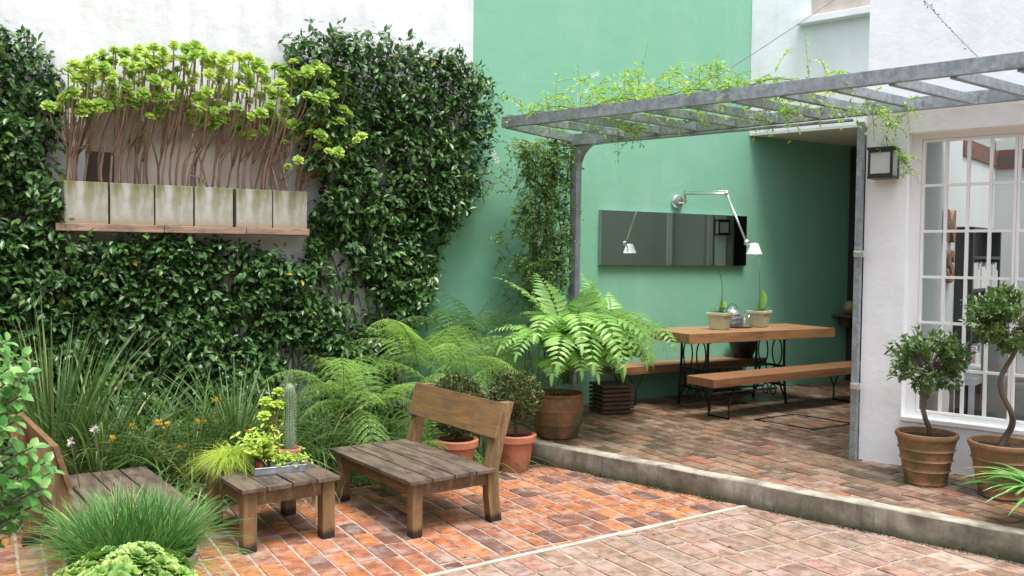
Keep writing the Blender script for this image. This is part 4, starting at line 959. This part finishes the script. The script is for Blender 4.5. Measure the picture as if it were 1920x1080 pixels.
band = [(128, 130), (180, 92), (250, 82), (335, 82), (440, 100), (540, 116), (600, 112), (655, 150), (684, 200), (684, 262), (640, 300), (600, 262), (545, 258), (470, 252), (360, 235), (260, 222), (190, 205), (120, 218)]
rp = []; tries = 0
while len(rp) < 165 and tries < 30000:
    tries += 1; u, v = random.uniform(110, 690), random.uniform(75, 305)
    if inpoly(np.array([u]), np.array([v]), band)[0] and all((u-a)**2+((v-b)*1.1)**2 > 15.5**2 for a, b in rp): rp.append((u, v))
rp += [(262, 255), (560, 300), (610, 320), (92, 200), (512, 378), (378, 340), (505, 205), (588, 322)]
pots6 = []
words = ['leftmost concrete box of the ledge row, thin forked succulents', 'second concrete box from the left, tall branching succulents', 'third concrete box from the left, many bare succulent stems', 'fourth concrete box from the left, dense leaning succulents', 'fifth concrete box from the left, crowded succulent stems', 'rightmost concrete box of the ledge row, succulents leaning right']
for i, (ua, ub) in enumerate(xs_):
    xa_, xb_ = at_y(ua, 340, YF)[0], at_y(ub, 340, YF)[0]; pots6.append((xa_, xb_))
asg = {i: [] for i in range(6)}
for (u, v) in rp:
    yy = random.uniform(7.72, 8.08); p = at_y(u, v, yy); xr = p[0]
    lean = .10+(.25 if u > 560 else 0)
    i = int(np.argmin([abs((a+b)/2-(xr-lean)) for a, b in pots6])); asg[i].append(p)
for i, (xa_, xb_) in enumerate(pots6):
    t = thing('succulent_planter', words[i], 'planter', ((xa_+xb_)/2, (YF+8.2)/2, zs+.001), group='concrete boxes on the ledge'); w_ = (xb_-xa_)/2-.002; dp = (8.2-YF)/2; hh = .335
    g = Geo(); sl_ = .07 if i == 0 else 0
    def pr(x, y, z): return (x-(sl_ if (x < 0 and y > 0) else 0), y, z)
    wl = .022; o_ = [(-w_, -dp), (w_, -dp), (w_, dp), (-w_, dp)]; in_ = [(-w_+wl, -dp+wl), (w_-wl, -dp+wl), (w_-wl, dp-wl), (-w_+wl, dp-wl)]
    V = [pr(x, y, 0) for x, y in o_]+[pr(x, y, hh-.003) for x, y in o_]+[pr(x*.985, y*.985, hh) for x, y in o_]+[pr(x, y, hh) for x, y in in_]+[pr(x, y, hh-.06) for x, y in in_]
    F = [(3, 2, 1, 0)]+[(a*4+j, a*4+(j+1) % 4, (a+1)*4+(j+1) % 4, (a+1)*4+j) for a in range(4) for j in range(4)]; g.add(V, [np.array(F)]); obj('box', g, 'cbox', t)
    g = Geo(); g.span((-w_+wl, -dp+wl, hh-.08), (w_-wl, dp-wl, hh-.03)); obj('soil', g, 'soil', t)
    root = np.array(t.location); gs, gl = Geo(), Geo()
    pts_ = sorted([p-root for p in asg[i]], key=lambda a: a[0]); nst = max(3, (len(pts_)+3)//4)
    for j in range(nst):
        grp = pts_[j*4:(j+1)*4]
        if not grp: continue
        ctr = np.mean(grp, 0); b_ = np.array([np.clip(ctr[0]-.12, -w_*.85, w_*.85)+random.uniform(-.04, .04), random.uniform(-.08, .08), hh-.04]); b_[0] = np.clip(b_[0], -w_*.9, w_*.9)
        top = b_+(ctr-b_)*.62; stem_ = bez(b_, b_+[random.uniform(-.05, .03), 0, (top[2]-b_[2])*.6], top, 10)+np.cumsum(rvec(10, .004), 0); gs.tube(stem_, np.linspace(.0115, .008, 10), 6)
        for q_ in grp:
            st = stem_[random.choice([4, 6, 9, 9])]
            if q_[2] < st[2]+.05: st = stem_[3]
            gs.tube(bez(st, [st[0]+(q_[0]-st[0])*.9, st[1]+(q_[1]-st[1])*.8, st[2]+(q_[2]-st[2])*.35], q_, 8), np.linspace(.0075, .005, 8), 5)
            ax = nrm(np.array([random.gauss(.1, .6), random.gauss(-.95, .5), 1.]))
            if (q_[2]) < .2+hh: sz = .035
            else: sz = random.uniform(.05, .08)
            gl.inst(ROS, [q_], [ax], [rng.normal(size=3)], [sz], [random.uniform(.1, .9)])
            if sz > .05 and random.random() < .6:
                q2 = q_+np.array([random.choice([-1, 1])*random.uniform(.06, .11), random.uniform(-.06, .06), random.uniform(-.06, .03)]); gs.tube(bez(st, (st+q2)/2+[0, 0, -.03], q2, 6), .005, 5); gl.inst(ROS, [q2], [nrm(ax+rng.normal(size=3)*.4)], [rng.normal(size=3)], [sz*.72], [random.uniform(.2, 1)])
    for _ in range(2):
        b_ = np.array([random.uniform(-w_*.8, w_*.8), random.uniform(-.1, .1), hh-.04]); gs.tube(bez(b_, b_+[random.uniform(-.1, .1), 0, .3], b_+[random.uniform(-.15, .2), random.uniform(-.1, .1), random.uniform(.35, .75)], 9), np.linspace(.010, .006, 9), 5)
    obj('stems', gs, 'sstem', t, 1); obj('foliage', gl, 'aeon', t)

# ================================================================== VINES
def vine_sprig(g, gs, base, d, L_, k, size, sag=.3, mat=None):
    P_ = bez(base, base+d*L_*.5+np.array([0, 0, L_*.1]), base+d*L_+np.array([0, 0, -sag*L_]), 8); gs.tube(P_, np.linspace(.0028, .0012, 8), 4)
    tt = np.linspace(.08, 1, k)*7; i0 = np.minimum(tt.astype(int), 6); pp = P_[i0]+(P_[i0+1]-P_[i0])*(tt-i0)[:, None]
    ax = nrm(np.gradient(P_, axis=0))[i0]; sd_ = nrm(np.cross(ax, [0, 0, 1.])+rng.normal(size=3)*.2)
    for s_ in (-1, 1): g.inst(LEAF, pp+rvec(k, .004), nrm(sd_*s_+ax*.6+rvec(k, .35)), nrm(rvec(k, .35)+[0, -.2, 1]), size*rng.uniform(.6, 1.2, k), rng.random(k))
# on the wall-side post
t = thing('post_vine', 'green vine climbing the wall side pergola post', 'climber', (5.0, 7.6, .2)); g, gs = Geo(), Geo()
pp = W(pn, pt)
top = [(960, 262), (1050, 258), (1060, 300), (1056, 420), (1050, 540), (1025, 590), (990, 560), (972, 470), (982, 380), (990, 300)]
tp = np.array([at_y(u, v, 7.75)[[0, 2]] for u, v in top]); n_ = 0
for _ in range(1500):
    x = rng.uniform(tp[:, 0].min(), tp[:, 0].max()); z = rng.uniform(tp[:, 1].min(), tp[:, 1].max())
    if not inpoly(np.array([x]), np.array([z]), tp)[0]: continue
    if noise2(x, z, 6, 2) < -.45: continue
    vine_sprig(g, gs, np.array([x, 7.75+rng.uniform(-.16, .22), z]), nrm(np.array([rng.normal(0, .6), rng.normal(-.4, .5), rng.normal(-.3, .5)])), rng.uniform(.08, .2), 5, .045, .4)
for (u, v) in ((940, 430), (938, 445), (945, 470), (942, 490), (935, 350), (950, 520), (945, 540), (950, 330)):
    for _ in range(4): vine_sprig(g, gs, at_y(u+rng.normal(0, 5), v+rng.normal(0, 8), 8.0), nrm(rng.normal(size=3)+[0, -.5, 0]), .12, 5, .04)
for _ in range(8):
    x = rng.uniform(4.75, 5.12); gs.tube([(x, 7.8+rng.uniform(-.1, .15), .2), (x+rng.normal(0, .05), 7.8, 1.0), (x+rng.normal(0, .08), 7.75, 2.0), (x+rng.normal(0, .1), 7.75, 2.9)], .005, 5)
obj('foliage', g, 'vine2', t, world=True); obj('stems', gs, 'stem', t, world=True)
# on top of the pergola
t = thing('pergola_vine', 'light green flowering vine sprawling over the pergola bars', 'climber', tuple(W(6.8, 4.6, 3.1))); g, gs, gf = Geo(), Geo(), Geo()
for _ in range(340):
    tt = 2.75+2.75*rng.random()**.9; nn_ = rng.uniform(6.42, 7.35); hgt = rng.random()**1.5*.28*(1.15 if 3.4 < tt < 5.1 else .5)
    vine_sprig(g, gs, W(nn_, tt, 3.12+hgt), nrm(np.array([rng.normal(0, .8), rng.normal(0, .8), rng.normal(.12, .35)])), rng.uniform(.1, .28), 5, .052, .25)
for tt in np.linspace(5.4, 3.0, 40): 
    vine_sprig(g, gs, W(6.45+rng.uniform(-.04, .1), tt, 3.16), nrm(np.array([rng.normal(0, .7), rng.normal(0, .7), rng.uniform(.1, .8)])), rng.uniform(.15, .32), 7, .042, .3)
for (u, v, n_, L_) in ((1190, 205, 6.6, .55), (1170, 200, 6.6, .3), (1518, 160, 6.5, .34), (1090, 205, 6.7, .4), (1290, 190, 6.6, .3), (1350, 185, 6.6, .3), (1040, 220, 6.6, .36)):
    q_ = at_n(u, v, n_); vine_sprig(g, gs, W(*q_), nrm(np.array([rng.normal(0, .12), rng.normal(0, .12), 1.])), L_, 9, .042, -.05)
for (u, v) in ((1560, 150), (1590, 145), (1575, 143), (1480, 205), (1440, 200), (1425, 215), (1475, 215), (1550, 195), (1600, 210), (1620, 200), (1640, 205), (1190, 240), (1200, 250), (1170, 245), (1300, 225)):
    for _ in range(5): q_ = at_n(u+rng.normal(0, 8), v+rng.normal(0, 5), 6.9 if v > 160 else 6.5); vine_sprig(g, gs, W(*q_), nrm(np.array([rng.normal(0, .8), rng.normal(0, .8), rng.normal(0, .5)])), rng.uniform(.1, .2), 5, .04, .4)
P_ = np.array([W(6.45, tt, 3.17+.03*math.sin(tt*9)) for tt in np.linspace(5.6, 2.6, 30)]); gs.tube(P_, .005, 5)
P_ = np.array([W(6.45+.9*abs(math.sin(tt*2.2)), tt, 3.14+.03*math.sin(tt*7)) for tt in np.linspace(5.6, 2.6, 60)]); gs.tube(P_, .004, 5)
for u, v in ((1112, 142), (1120, 138), (1165, 158), (1175, 165), (1226, 152), (1210, 160), (1277, 160), (1087, 180), (1086, 186), (972, 195), (1410, 218), (1100, 170), (1330, 150)):
    q_ = at_n(u, v, 6.7); gf.inst(STAR, [W(*q_)], [(0, 0, 1)], [(-.4, -.9, .3)], .03, .5)
obj('foliage', g, 'vine', t, world=True); obj('stems', gs, 'greenstem', t, world=True); obj('flowers', gf, 'petal', t, world=True)
# hanging by the lantern
t = thing('hanging_vine', 'thin vine hanging beside the black lantern on white wall', 'climber', tuple(W(7.4, 2.3, 2.5))); g, gs = Geo(), Geo()
path = [(1640, 205), (1665, 215), (1668, 235), (1662, 255), (1672, 275), (1690, 285), (1693, 300), (1700, 312), (1712, 318)]
P_ = np.array([W(*at_n(u, v, 7.38)) for u, v in path]); gs.tube(P_, .003, 5)
for i in range(len(P_)-1):
    for _ in range(4 if i < 5 else 4): vine_sprig(g, gs, P_[i]+(P_[i+1]-P_[i])*rng.random()+rng.normal(size=3)*.02, nrm(rng.normal(size=3)+[0, 0, -.2]), rng.uniform(.05, .14), 4, .036, .5)
for u, v in ((1690, 200), (1688, 225), (1640, 190)):
    for _ in range(5): vine_sprig(g, gs, W(*at_n(u+rng.normal(0, 5), v+rng.normal(0, 10), 7.2)), nrm(rng.normal(size=3)+[0, 0, -.6]), .12, 4, .036, .5)
obj('foliage', g, 'vine', t, world=True); obj('stems', gs, 'greenstem', t, world=True)

# ================================================================== BED PLANTING
def clump(name, label, x, y, k, L_, wd, spread, droop, mat, group, az=None, z=.02, r=(0, 1)):
    t = thing(name, label, 'grass clump', (x, y, z), group=group); a_ = rng.uniform(0, 2*math.pi, k); rr = np.abs(rng.normal(0, .07, k))
    b_ = np.stack([rr*np.cos(a_), rr*np.sin(a_), 0*a_], 1); sp = spread*rng.random(k)**.7
    d = np.stack([np.cos(a_)*sp, np.sin(a_)*sp, np.ones(k)], 1)
    if az is not None: d[:, 0] += az
    g = Geo(); g.blades(b_, d, L_*rng.uniform(.55, 1.1, k), wd*rng.uniform(.7, 1.3, k), droop*rng.uniform(.3, 1.4, k), r[0]+(r[1]-r[0])*rng.random(k)**1.3, 9)
    obj('leaves', g, mat, t); return t
def gx(u, y): d_ = ray(u, 850); return y*d_[0]/d_[1]
cl = [('upright dark grass clump at far left under the jasmine', 100, 7.15, 1.35, .35, .25), ('tall arching grass clump right of the far left clump', 185, 7.0, 1.15, .6, .6), ('wide leaning grass clump behind the left chair', 270, 7.2, 1.0, .75, .7),
      ('dense grass clump behind the side table left side', 360, 7.0, .95, .75, .7), ('tall grass clump directly behind the side table', 440, 7.25, 1.15, .6, .55), ('leaning grass clump behind the cactus', 520, 7.05, .95, .7, .7), ('grass clump between cactus and lounge chair', 600, 7.0, .85, .85, .9), ('low grass clump touching the chair seat corner', 690, 7.1, .8, .9, .95)]
for lab, u, y, L_, sp, dr in cl: clump('long_grass', lab, gx(u, y), y, 190, L_*1.22, .016, sp, dr, 'grass', 'long grass clumps in the bed')
cl = [('pale strap leaved clump by the left chair seat', 150, 6.85, .6), ('pale strap leaved clump with orange flowers behind the grass pot', 300, 6.75, .6), ('pale strap leaved clump left of the side table', 385, 6.72, .55), ('low pale strap leaved clump right of the side table', 600, 6.75, .55), ('pale strap leaved clump under the backrest gap', 745, 6.85, .5), ('low strap leaved clump between the boxwood pots', 905, 6.72, .5)]
for lab, u, y, L_ in cl: clump('strap_plant', lab, gx(u, y), y, 80, L_, .017, 1.1, 1.1, 'grass2' if u < 500 else 'grass', 'strap leaved clumps along the paving')
# orange bulbine flowers and seed heads
flow = [(210, 820), (297, 790), (405, 748), (375, 790), (340, 838), (313, 793), (470, 805), (250, 800), (300, 860), (385, 812), (425, 790), (230, 850), (350, 805)]
for k, (u, v) in enumerate(flow[:9]):
    y = 6.7; p = at_y(u, v, y); b_ = (p[0]+rng.uniform(-.15, .15), y+.1, .02)
    wh = ['nearest the left chair', 'left of the side table', 'tallest, behind the side table', 'above the table edge plant', 'lowest, by the table corner', 'second from the left', 'right above the feathery plant', 'small one over the chair seat', 'drooping one over the grass pot'][k]
    t = thing('orange_flower_stalk', 'orange flower spike on a thin stalk, '+wh, 'flower', b_, group='orange flower stalks in the bed'); g, gs, gb = Geo(), Geo(), Geo()
    P_ = bez(b_, ((b_[0]+p[0])/2, y, p[2]*.7), p, 10); gs.tube(P_, np.linspace(.003, .0015, 10), 4)
    g.inst(STAR, p+rvec(9, .014), rvec(9)+[0, 0, 1.], rvec(9)+[0, -1, 0.], .014, rng.random(9))
    kk_ = 26; tt = rng.uniform(.45, .95, kk_); q_ = P_[(tt*9).astype(int)]+rvec(kk_, .018); gb.inst(LEAFS, q_, rvec(kk_), rvec(kk_), .012, .5)
    obj('petals', g, 'orange', t, world=True); obj('stalk', gs, 'greenstem', t, world=True); obj('seed_heads', gb, 'seed', t, world=True)['kind'] = 'stuff'
# ground cover
k = 6000; x = rng.uniform(-1.5, 5.4, k); y = rng.uniform(BEDY-.03, 8.1, k)**1.; okk = x < kx(y)-.15; x, y = x[okk], y[okk]; k = len(x)
g = Geo(); g.blades(np.stack([x, y, 0*x+.01], 1), np.stack([rng.normal(0, .8, k), rng.normal(0, .8, k), np.ones(k)], 1), rng.uniform(.08, .32, k), .011, .9, rng.random(k), 6)
tag(obj('ground_cover', g, 'grass'), 'low grassy ground cover filling the soil bed', 'ground cover', kind='stuff')
k = 150; x = rng.uniform(1.0, 6.5, k); y = rng.uniform(3.9, 7.4, k); t_ = rng.random(k) < .6
y = np.where(t_, rng.uniform(5.7, 6.6, k), y); zz_ = np.where(x > kx(y)+.13, DZ, 0.); okk = (x < kx(y)-.02) | (x > kx(y)+.14); okk &= x < kx(y, 7.45)
g = Geo(); g.inst(LEAFS, np.stack([x, y, zz_+.008], 1)[okk], (rvec(k)*[1, 1, .12])[okk], (rvec(k, .12)+[0, 0, 1])[okk], rng.uniform(.02, .045, okk.sum()), (rng.random(k))[okk])
MAT['litter'] = m_leaf('fallen_leaf', [(0, (.06, .045, .02)), (.4, (.16, .11, .04)), (.7, (.30, .22, .06)), (1, (.12, .16, .04))], .6, .1)
tag(obj('fallen_leaves', g, 'litter'), 'small fallen leaves scattered over the brick paving', 'leaf litter', kind='stuff')
k = 5200; tt = rng.uniform(.2, 5.3, k); wv = np.clip(noise2(tt, tt*0, 3.3, 2)+.35, 0, 1); okk = rng.random(k) < wv; tt = tt[okk]; k = len(tt)
P0 = FN*(KN-.012)+FD*tt[:, None]-FN*np.abs(rng.normal(0, .022, k))[:, None]+np.array([0, 0, .004])+np.array([0, 0, 1])*np.abs(rng.normal(0, .008, k))[:, None]
g = Geo(); g.inst(LEAFS, P0, rvec(k)+[-.3, 0, .8], rvec(k), rng.uniform(.008, .022, k), rng.random(k)*.8)
tag(obj('kerb_moss', g, 'ivyin'), 'dark moss and small weeds along the foot of the kerb', 'moss', kind='stuff')
# white flower heads by the left chair
for lab, u, v in (('dried white flower head on stem, left one of two', 132, 828), ('dried white flower head on stem, right one of two', 176, 805)):
    p = at_y(u, v, 6.0); t = thing('white_flower_stalk', lab, 'flower', (p[0]+.12, 6.1, .0)); gs, g = Geo(), Geo()
    gs.tube(bez((p[0]+.12, 6.1, .0), (p[0]+.05, 6.0, p[2]*.6), p, 8), .003, 5); g.inst(LEAFS, p+rvec(18, .006), rvec(18), rvec(18), .03, rng.random(18)); obj('flower_head', g, 'dry', t, world=True); obj('stalk', gs, 'stem', t, world=True)

# ================================================================== PLANTS ON THE SIDE TABLE
TT = .407
def tp_(u, v): return at_z(u, v, TT)
pA, pB = tp_(478, 893), tp_(574, 884); d_ = nrm(pB-pA); ang = math.atan2(d_[1], d_[0]); ln = np.linalg.norm(pB-pA)
t = thing('metal_tray', 'shallow grey zinc tray of small plants on the side table', 'tray', (pA[0], pA[1], TT+.001), ang); g = Geo(); dp = .21; hh = .045
g.span((0, 0, 0), (ln, dp, .006)); g.span((0, -.001, .006), (ln, .006, hh)); g.span((0, dp-.006, .006), (ln, dp, hh)); g.span((0, .006, .006), (.006, dp-.006, hh)); g.span((ln-.006, .006, .006), (ln, dp-.006, hh))
obj('tray_body', g, 'zinc', t); g = Geo(); g.tube([(0, 0, hh), (ln, 0, hh), (ln, dp, hh), (0, dp, hh), (0, 0, hh)], .004, 5); obj('rolled_rim', g, 'zinc', t)
def small_pot(label, cat, name, loc, r, h, mat, rz=0, square=False):
    t = thing(name, label, cat, loc, rz); g = Geo()
    if square: g.box((0, 0, h/2), (2*r, 2*r, h), bev=.004, taper=.88); g.box((0, 0, h-.006), (2*r+.012, 2*r+.012, .012), bev=.003)
    else: g.lathe(pot_prof(r, r*.72, h, .012, h*.3, .008), n=28)
    obj('pot', g, mat, t, 0 if square else 2); return t
Rz = np.array([(math.cos(ang), -math.sin(ang), 0), (math.sin(ang), math.cos(ang), 0), (0, 0, 1)])
def tr(x, y, z=.008): return tuple(np.array([pA[0], pA[1], TT])+Rz@np.array([x, y, z]))
t = small_pot('square black pot with red label and lime leaves in the tray', 'potted plant', 'herb_pot', tr(.065, .10), .045, .085, 'black', ang, True)
g = Geo(); g.span((-.049, -.0475, .02), (-.01, -.0445, .07)); obj('red_label', g, 'red', t)
g, gs = Geo(), Geo()
for _ in range(46):
    d_ = nrm(np.array([rng.normal(-.1, .6), rng.normal(0, .5), rng.uniform(.5, 1.3)])); vine_sprig(g, gs, np.array([rng.uniform(-.03, .03), rng.uniform(-.03, .03), .085]), d_, rng.uniform(.08, .24), 5, .045, .1)
obj('foliage', g, 'lime', t); obj('stems', gs, 'greenstem', t)
t = small_pot('low zinc pot of trailing lime succulent at the tray front', 'potted plant', 'trailing_plant', tr(ln*.62, .075), .06, .06, 'zinc', ang, False); g, gs = Geo(), Geo()
for _ in range(60): vine_sprig(g, gs, np.array([rng.uniform(-.08, .08), rng.uniform(-.05, .05), .055]), nrm(np.array([rng.normal(0, .8), rng.normal(-.3, .6), rng.uniform(.1, 1.)])), rng.uniform(.04, .12), 4, .03, .25)
obj('foliage', g, 'lime', t); obj('stems', gs, 'greenstem', t)
cp = tp_(547, 868); t = small_pot('small clay pot with a tall ribbed column cactus', 'cactus', 'cactus_pot', (cp[0], cp[1]+.05, TT+.001), .075, .095, 'terra'); soil_disc(t, .06, .082)
g = Geo(); k = 11; prof = []; V = []; nn_ = 44; hs_ = np.linspace(0, 1, 16)
for q_ in hs_:
    z = .08+q_*.46; rr = .031*(1+.1*math.sin(q_*9))*(1 if q_ < .9 else math.sqrt(max(0, 1-((q_-.9)/.1)**2)*.9+.05))
    for j in range(nn_): a = 2*math.pi*j/nn_; r_ = rr*(1+.16*math.cos(k*a)); V.append((r_*math.cos(a), r_*math.sin(a), z))
i, j = np.meshgrid(np.arange(15), np.arange(nn_), indexing='ij'); g.add(V, [np.stack([i*nn_+j, i*nn_+(j+1) % nn_, (i+1)*nn_+(j+1) % nn_, (i+1)*nn_+j], -1).reshape(-1, 4), 15*nn_+np.arange(nn_)]); obj('cactus_column', g, 'cactus', t, 1)
g = Geo()
for z in np.linspace(.1, .53, 24):
    for j in range(k): a = 2*math.pi*j/k; g.inst(LEAFS, np.repeat([(.037*math.cos(a), .037*math.sin(a), z)], 3, 0), rvec(3, .5)+[math.cos(a), math.sin(a), 0.], rvec(3), [(.003, .014, .01)]*3, .5)
obj('spines', g, 'spine', t)
sp_ = tp_(520, 872); t = small_pot('upright branching succulent in a brown clay pot beside the cactus', 'succulent', 'succulent_pot', (sp_[0], sp_[1]+.10, TT+.001), .06, .09, 'terra3'); soil_disc(t, .048, .078); g, gs = Geo(), Geo()
for (dx, dz) in ((-.05, .42), (.0, .36), (.03, .40), (-.07, .33), (.05, .30), (-.02, .27), (.04, .48)):
    q_ = np.array([dx, rng.uniform(-.03, .03), dz]); gs.tube(bez((0, 0, .07), (dx*.2, 0, .2), q_, 6), .007, 5); g.inst(ROS, [q_], [nrm(np.array([dx*3, -.3, 1.]))], [rng.normal(size=3)], [.05], [random.uniform(.2, .9)])
for _ in range(22): vine_sprig(g, gs, np.array([rng.uniform(-.04, .04), rng.uniform(-.04, .04), rng.uniform(.08, .28)]), nrm(rng.normal(size=3)+[0, -.2, .3]), .07, 4, .03)
obj('foliage', g, 'lime', t); obj('stems', gs, 'sstem', t)
fp = tp_(440, 880); t = small_pot('low brown pot of feathery yellow green plant spilling over the table edge', 'potted plant', 'feathery_plant', (fp[0], fp[1]+.04, TT+.001), .06, .05, 'terra3'); g = Geo()
k = 950; b_ = np.stack([rng.normal(0, .05, k), rng.normal(0, .05, k), rng.uniform(.04, .10, k)], 1); d_ = np.stack([rng.normal(-.25, .8, k), rng.normal(-.35, .7, k), rng.uniform(.2, 1.4, k)], 1)
g.blades(b_, d_, rng.uniform(.08, .22, k), .0032, rng.uniform(.6, 1.5, k), rng.random(k), 6); obj('foliage', g, 'lime', t)
g = Geo(); g.inst(STAR, [(.08, -.04, .20), ], [(0, 0, 1)], [(0, -1, .4)], .026, .5); obj('flower', g, 'orange', t)

# ================================================================== FOREGROUND LEFT
cpz = (.585, 4.38); t = thing('chive_pot', 'large cream rimmed pot brimming with green chives', 'potted plant', (*cpz, 0))
g = Geo(); g.lathe([(0, 0), (.20, 0), (.21, .02), (.245, .36), (.27, .39), (.285, .42), (.29, .45), (.275, .455), (.262, .44), (.25, .41), (0, .40)], n=44); obj('pot', g, 'cream', t, 2); soil_disc(t, .248, .415)
k = 1600; a_ = rng.uniform(0, 2*math.pi, k); rr = .235*np.sqrt(rng.random(k)); b_ = np.stack([rr*np.cos(a_), rr*np.sin(a_), np.full(k, .41)], 1)
d_ = np.stack([np.cos(a_)*rr*1.7+rng.normal(0, .18, k), np.sin(a_)*rr*1.7+rng.normal(0, .18, k), np.ones(k)], 1)
g = Geo(); g.blades(b_, d_, rng.uniform(.22, .44, k), rng.uniform(.005, .0085, k), .15+.6*(rr/.235)**2*rng.random(k), rng.random(k), 8)
k = 150; a_ = rng.uniform(0, 2*math.pi, k); b_ = np.stack([.235*np.cos(a_), .235*np.sin(a_), np.full(k, .42)], 1); g.blades(b_, np.stack([np.cos(a_)*1.1, np.sin(a_)*1.1, rng.uniform(.3, 1, k)], 1), rng.uniform(.18, .34, k), .006, rng.uniform(.7, 1.3, k), rng.random(k), 8)
obj('leaves', g, 'chive', t)
# sedum
t = thing('sedum_pot', 'mound of pale green rosette sedum in the front left corner', 'potted plant', (.435, 3.52, 0)); g = Geo(); g.lathe(pot_prof(.2, .15, .56, .02, .06), n=36); obj('pot', g, 'terra', t, 2); soil_disc(t, .18, .53)
g, gs = Geo(), Geo(); cnt = 0; pts_ = []
while cnt < 175:
    a = rng.uniform(0, 2*math.pi); r_ = .265*math.sqrt(rng.random()); x, y = r_*math.cos(a), r_*math.sin(a); z = .60+.125*(1-(r_/.27)**2)+.03*math.sin(x*22)*math.cos(y*19)
    if any((x-b0)**2+(y-b1)**2+(z-b2)**2 < .03**2 for b0, b1, b2 in pts_): cnt += .2; continue
    pts_.append((x, y, z)); cnt += 1; g.inst(ROS, [(x, y, z)], [nrm(np.array([x*3.5, y*3.5-.15, 1.])+rng.normal(size=3)*.18)], [rng.normal(size=3)], [rng.uniform(.034, .046)], [rng.random()])
    gs.tube([(x*.6, y*.6, .52), (x, y, z)], .004, 4)
obj('foliage', g, 'sedum', t); obj('stems', gs, 'sstem', t)
# round leaved shrub entering from the left
sb = np.array([-.30, 3.30, 0]); t = thing('round_leaf_shrub', 'bright round leaved shrub reaching in from the left edge', 'shrub', tuple(sb)); g = Geo(); g.lathe(pot_prof(.2, .15, .36, .025, .06), n=36); obj('pot', g, 'terra', t, 2); soil_disc(t, .18, .32)
g, gs = Geo(), Geo()
def whorl(p, ax, k=9, size=.054):
    ax = nrm(ax); a1 = nrm(np.cross(ax, [.3, .2, 1.])); a2 = np.cross(ax, a1); a_ = np.arange(k)*2.4+rng.uniform(0, 6); rad = a1*np.cos(a_)[:, None]+a2*np.sin(a_)[:, None]; q_ = np.linspace(0, 1, k)[:, None]
    g.inst(LEAFR, p-ax*.055*(1-q_), nrm(rad+ax*(.25+.7*q_)+rvec(k, .15)), nrm(ax+[0, 0, .5]+rvec(k, .1)), size*(1.1-.35*q_[:, 0])*rng.uniform(.85, 1.1, k), rng.random(k))
tips = [(12, 640), (45, 668), (18, 690), (50, 700), (8, 722), (40, 742), (12, 765), (-25, 640), (-40, 690), (-30, 740), (5, 800), (28, 790), (-20, 800),
        (20, 838), (62, 838), (30, 870), (85, 868), (60, 890), (98, 885), (20, 905), (45, 925), (15, 945), (60, 950), (25, 968), (-20, 860), (-25, 910), (-30, 960), (0, 985), (80, 915)]
for u, v in tips:
    p = at_y(u, v, 3.05+rng.uniform(-.12, .2))-sb; b_ = np.array([rng.uniform(-.05, .05), rng.uniform(-.05, .05), .32]); zc = max(.45, p[2]-.22)
    gs.tube(bez(b_, (b_[0]*.5-.02, b_[1], zc), p, 9), np.linspace(.008, .003, 9), 5); ax = nrm(p-np.array([0, 0, zc])+[0, -.1, .12])
    whorl(p, ax, 8)
    if rng.random() < .5: whorl(p-ax*.07+rng.normal(size=3)*.02, ax+rng.normal(size=3)*.4, 5, .048)
obj('foliage', g, 'bush', t, 1); obj('stems', gs, 'stem', t)

# right edge strap plant
rp_ = at_z(1962, 985, DZ); t = thing('spider_plant', 'bright strap leaved potted plant entering at the lower right edge', 'potted plant', (rp_[0], rp_[1], DZ)); g = Geo(); g.lathe(pot_prof(.13, .1, .2, .02, .04), n=30); obj('pot', g, 'terra', t, 2); soil_disc(t, .115, .165)
k = 46; a_ = rng.uniform(0, 2*math.pi, k); a_[:22] = rng.uniform(R(110), R(215), 22); g = Geo(); g.blades(np.stack([.03*np.cos(a_), .03*np.sin(a_), np.full(k, .17)], 1), np.stack([np.cos(a_)*1.0, np.sin(a_)*1.0, rng.uniform(.5, 1.5, k)], 1), rng.uniform(.3, .5, k), .036, rng.uniform(.4, .9, k), rng.random(k), 9); obj('leaves', g, 'bush', t)

# wires
a_, b_ = W(*at_n(1335, 150, 6.9)), W(*at_n(1600, -25, 10.3)); g = Geo(); g.tube(bez(a_, (a_+b_)/2-[0, 0, .02], b_, 12), .004, 5); tag(obj('steel_cable', g, 'wire'), 'thin cable running up from the pergola to the upper wall', 'cable')
a_, b_ = W(*at_n(1833, 106, 6.42)), W(*at_n(1712, -25, 7.5)); g = Geo(); g.tube(bez(a_, (a_+b_)/2-[0, 0, .03], b_, 12), .0025, 5); P_ = bez(a_, (a_+b_)/2-[0, 0, .03], b_, 34)
t = thing('twisted_wire', 'dry twisted tendril wire from pergola beam to house front', 'wire', tuple(a_)); obj('strand', g, 'wire', t, world=True)
g = Geo(); g.inst(LEAFS, P_+rvec(34, .004), rvec(34), rvec(34), rng.uniform(.012, .03, 34), .5); obj('dry_leaves', g, 'wire', t, world=True)
print('objects', len(bpy.data.objects), 'polys', sum(len(m_.polygons) for m_ in bpy.data.meshes))
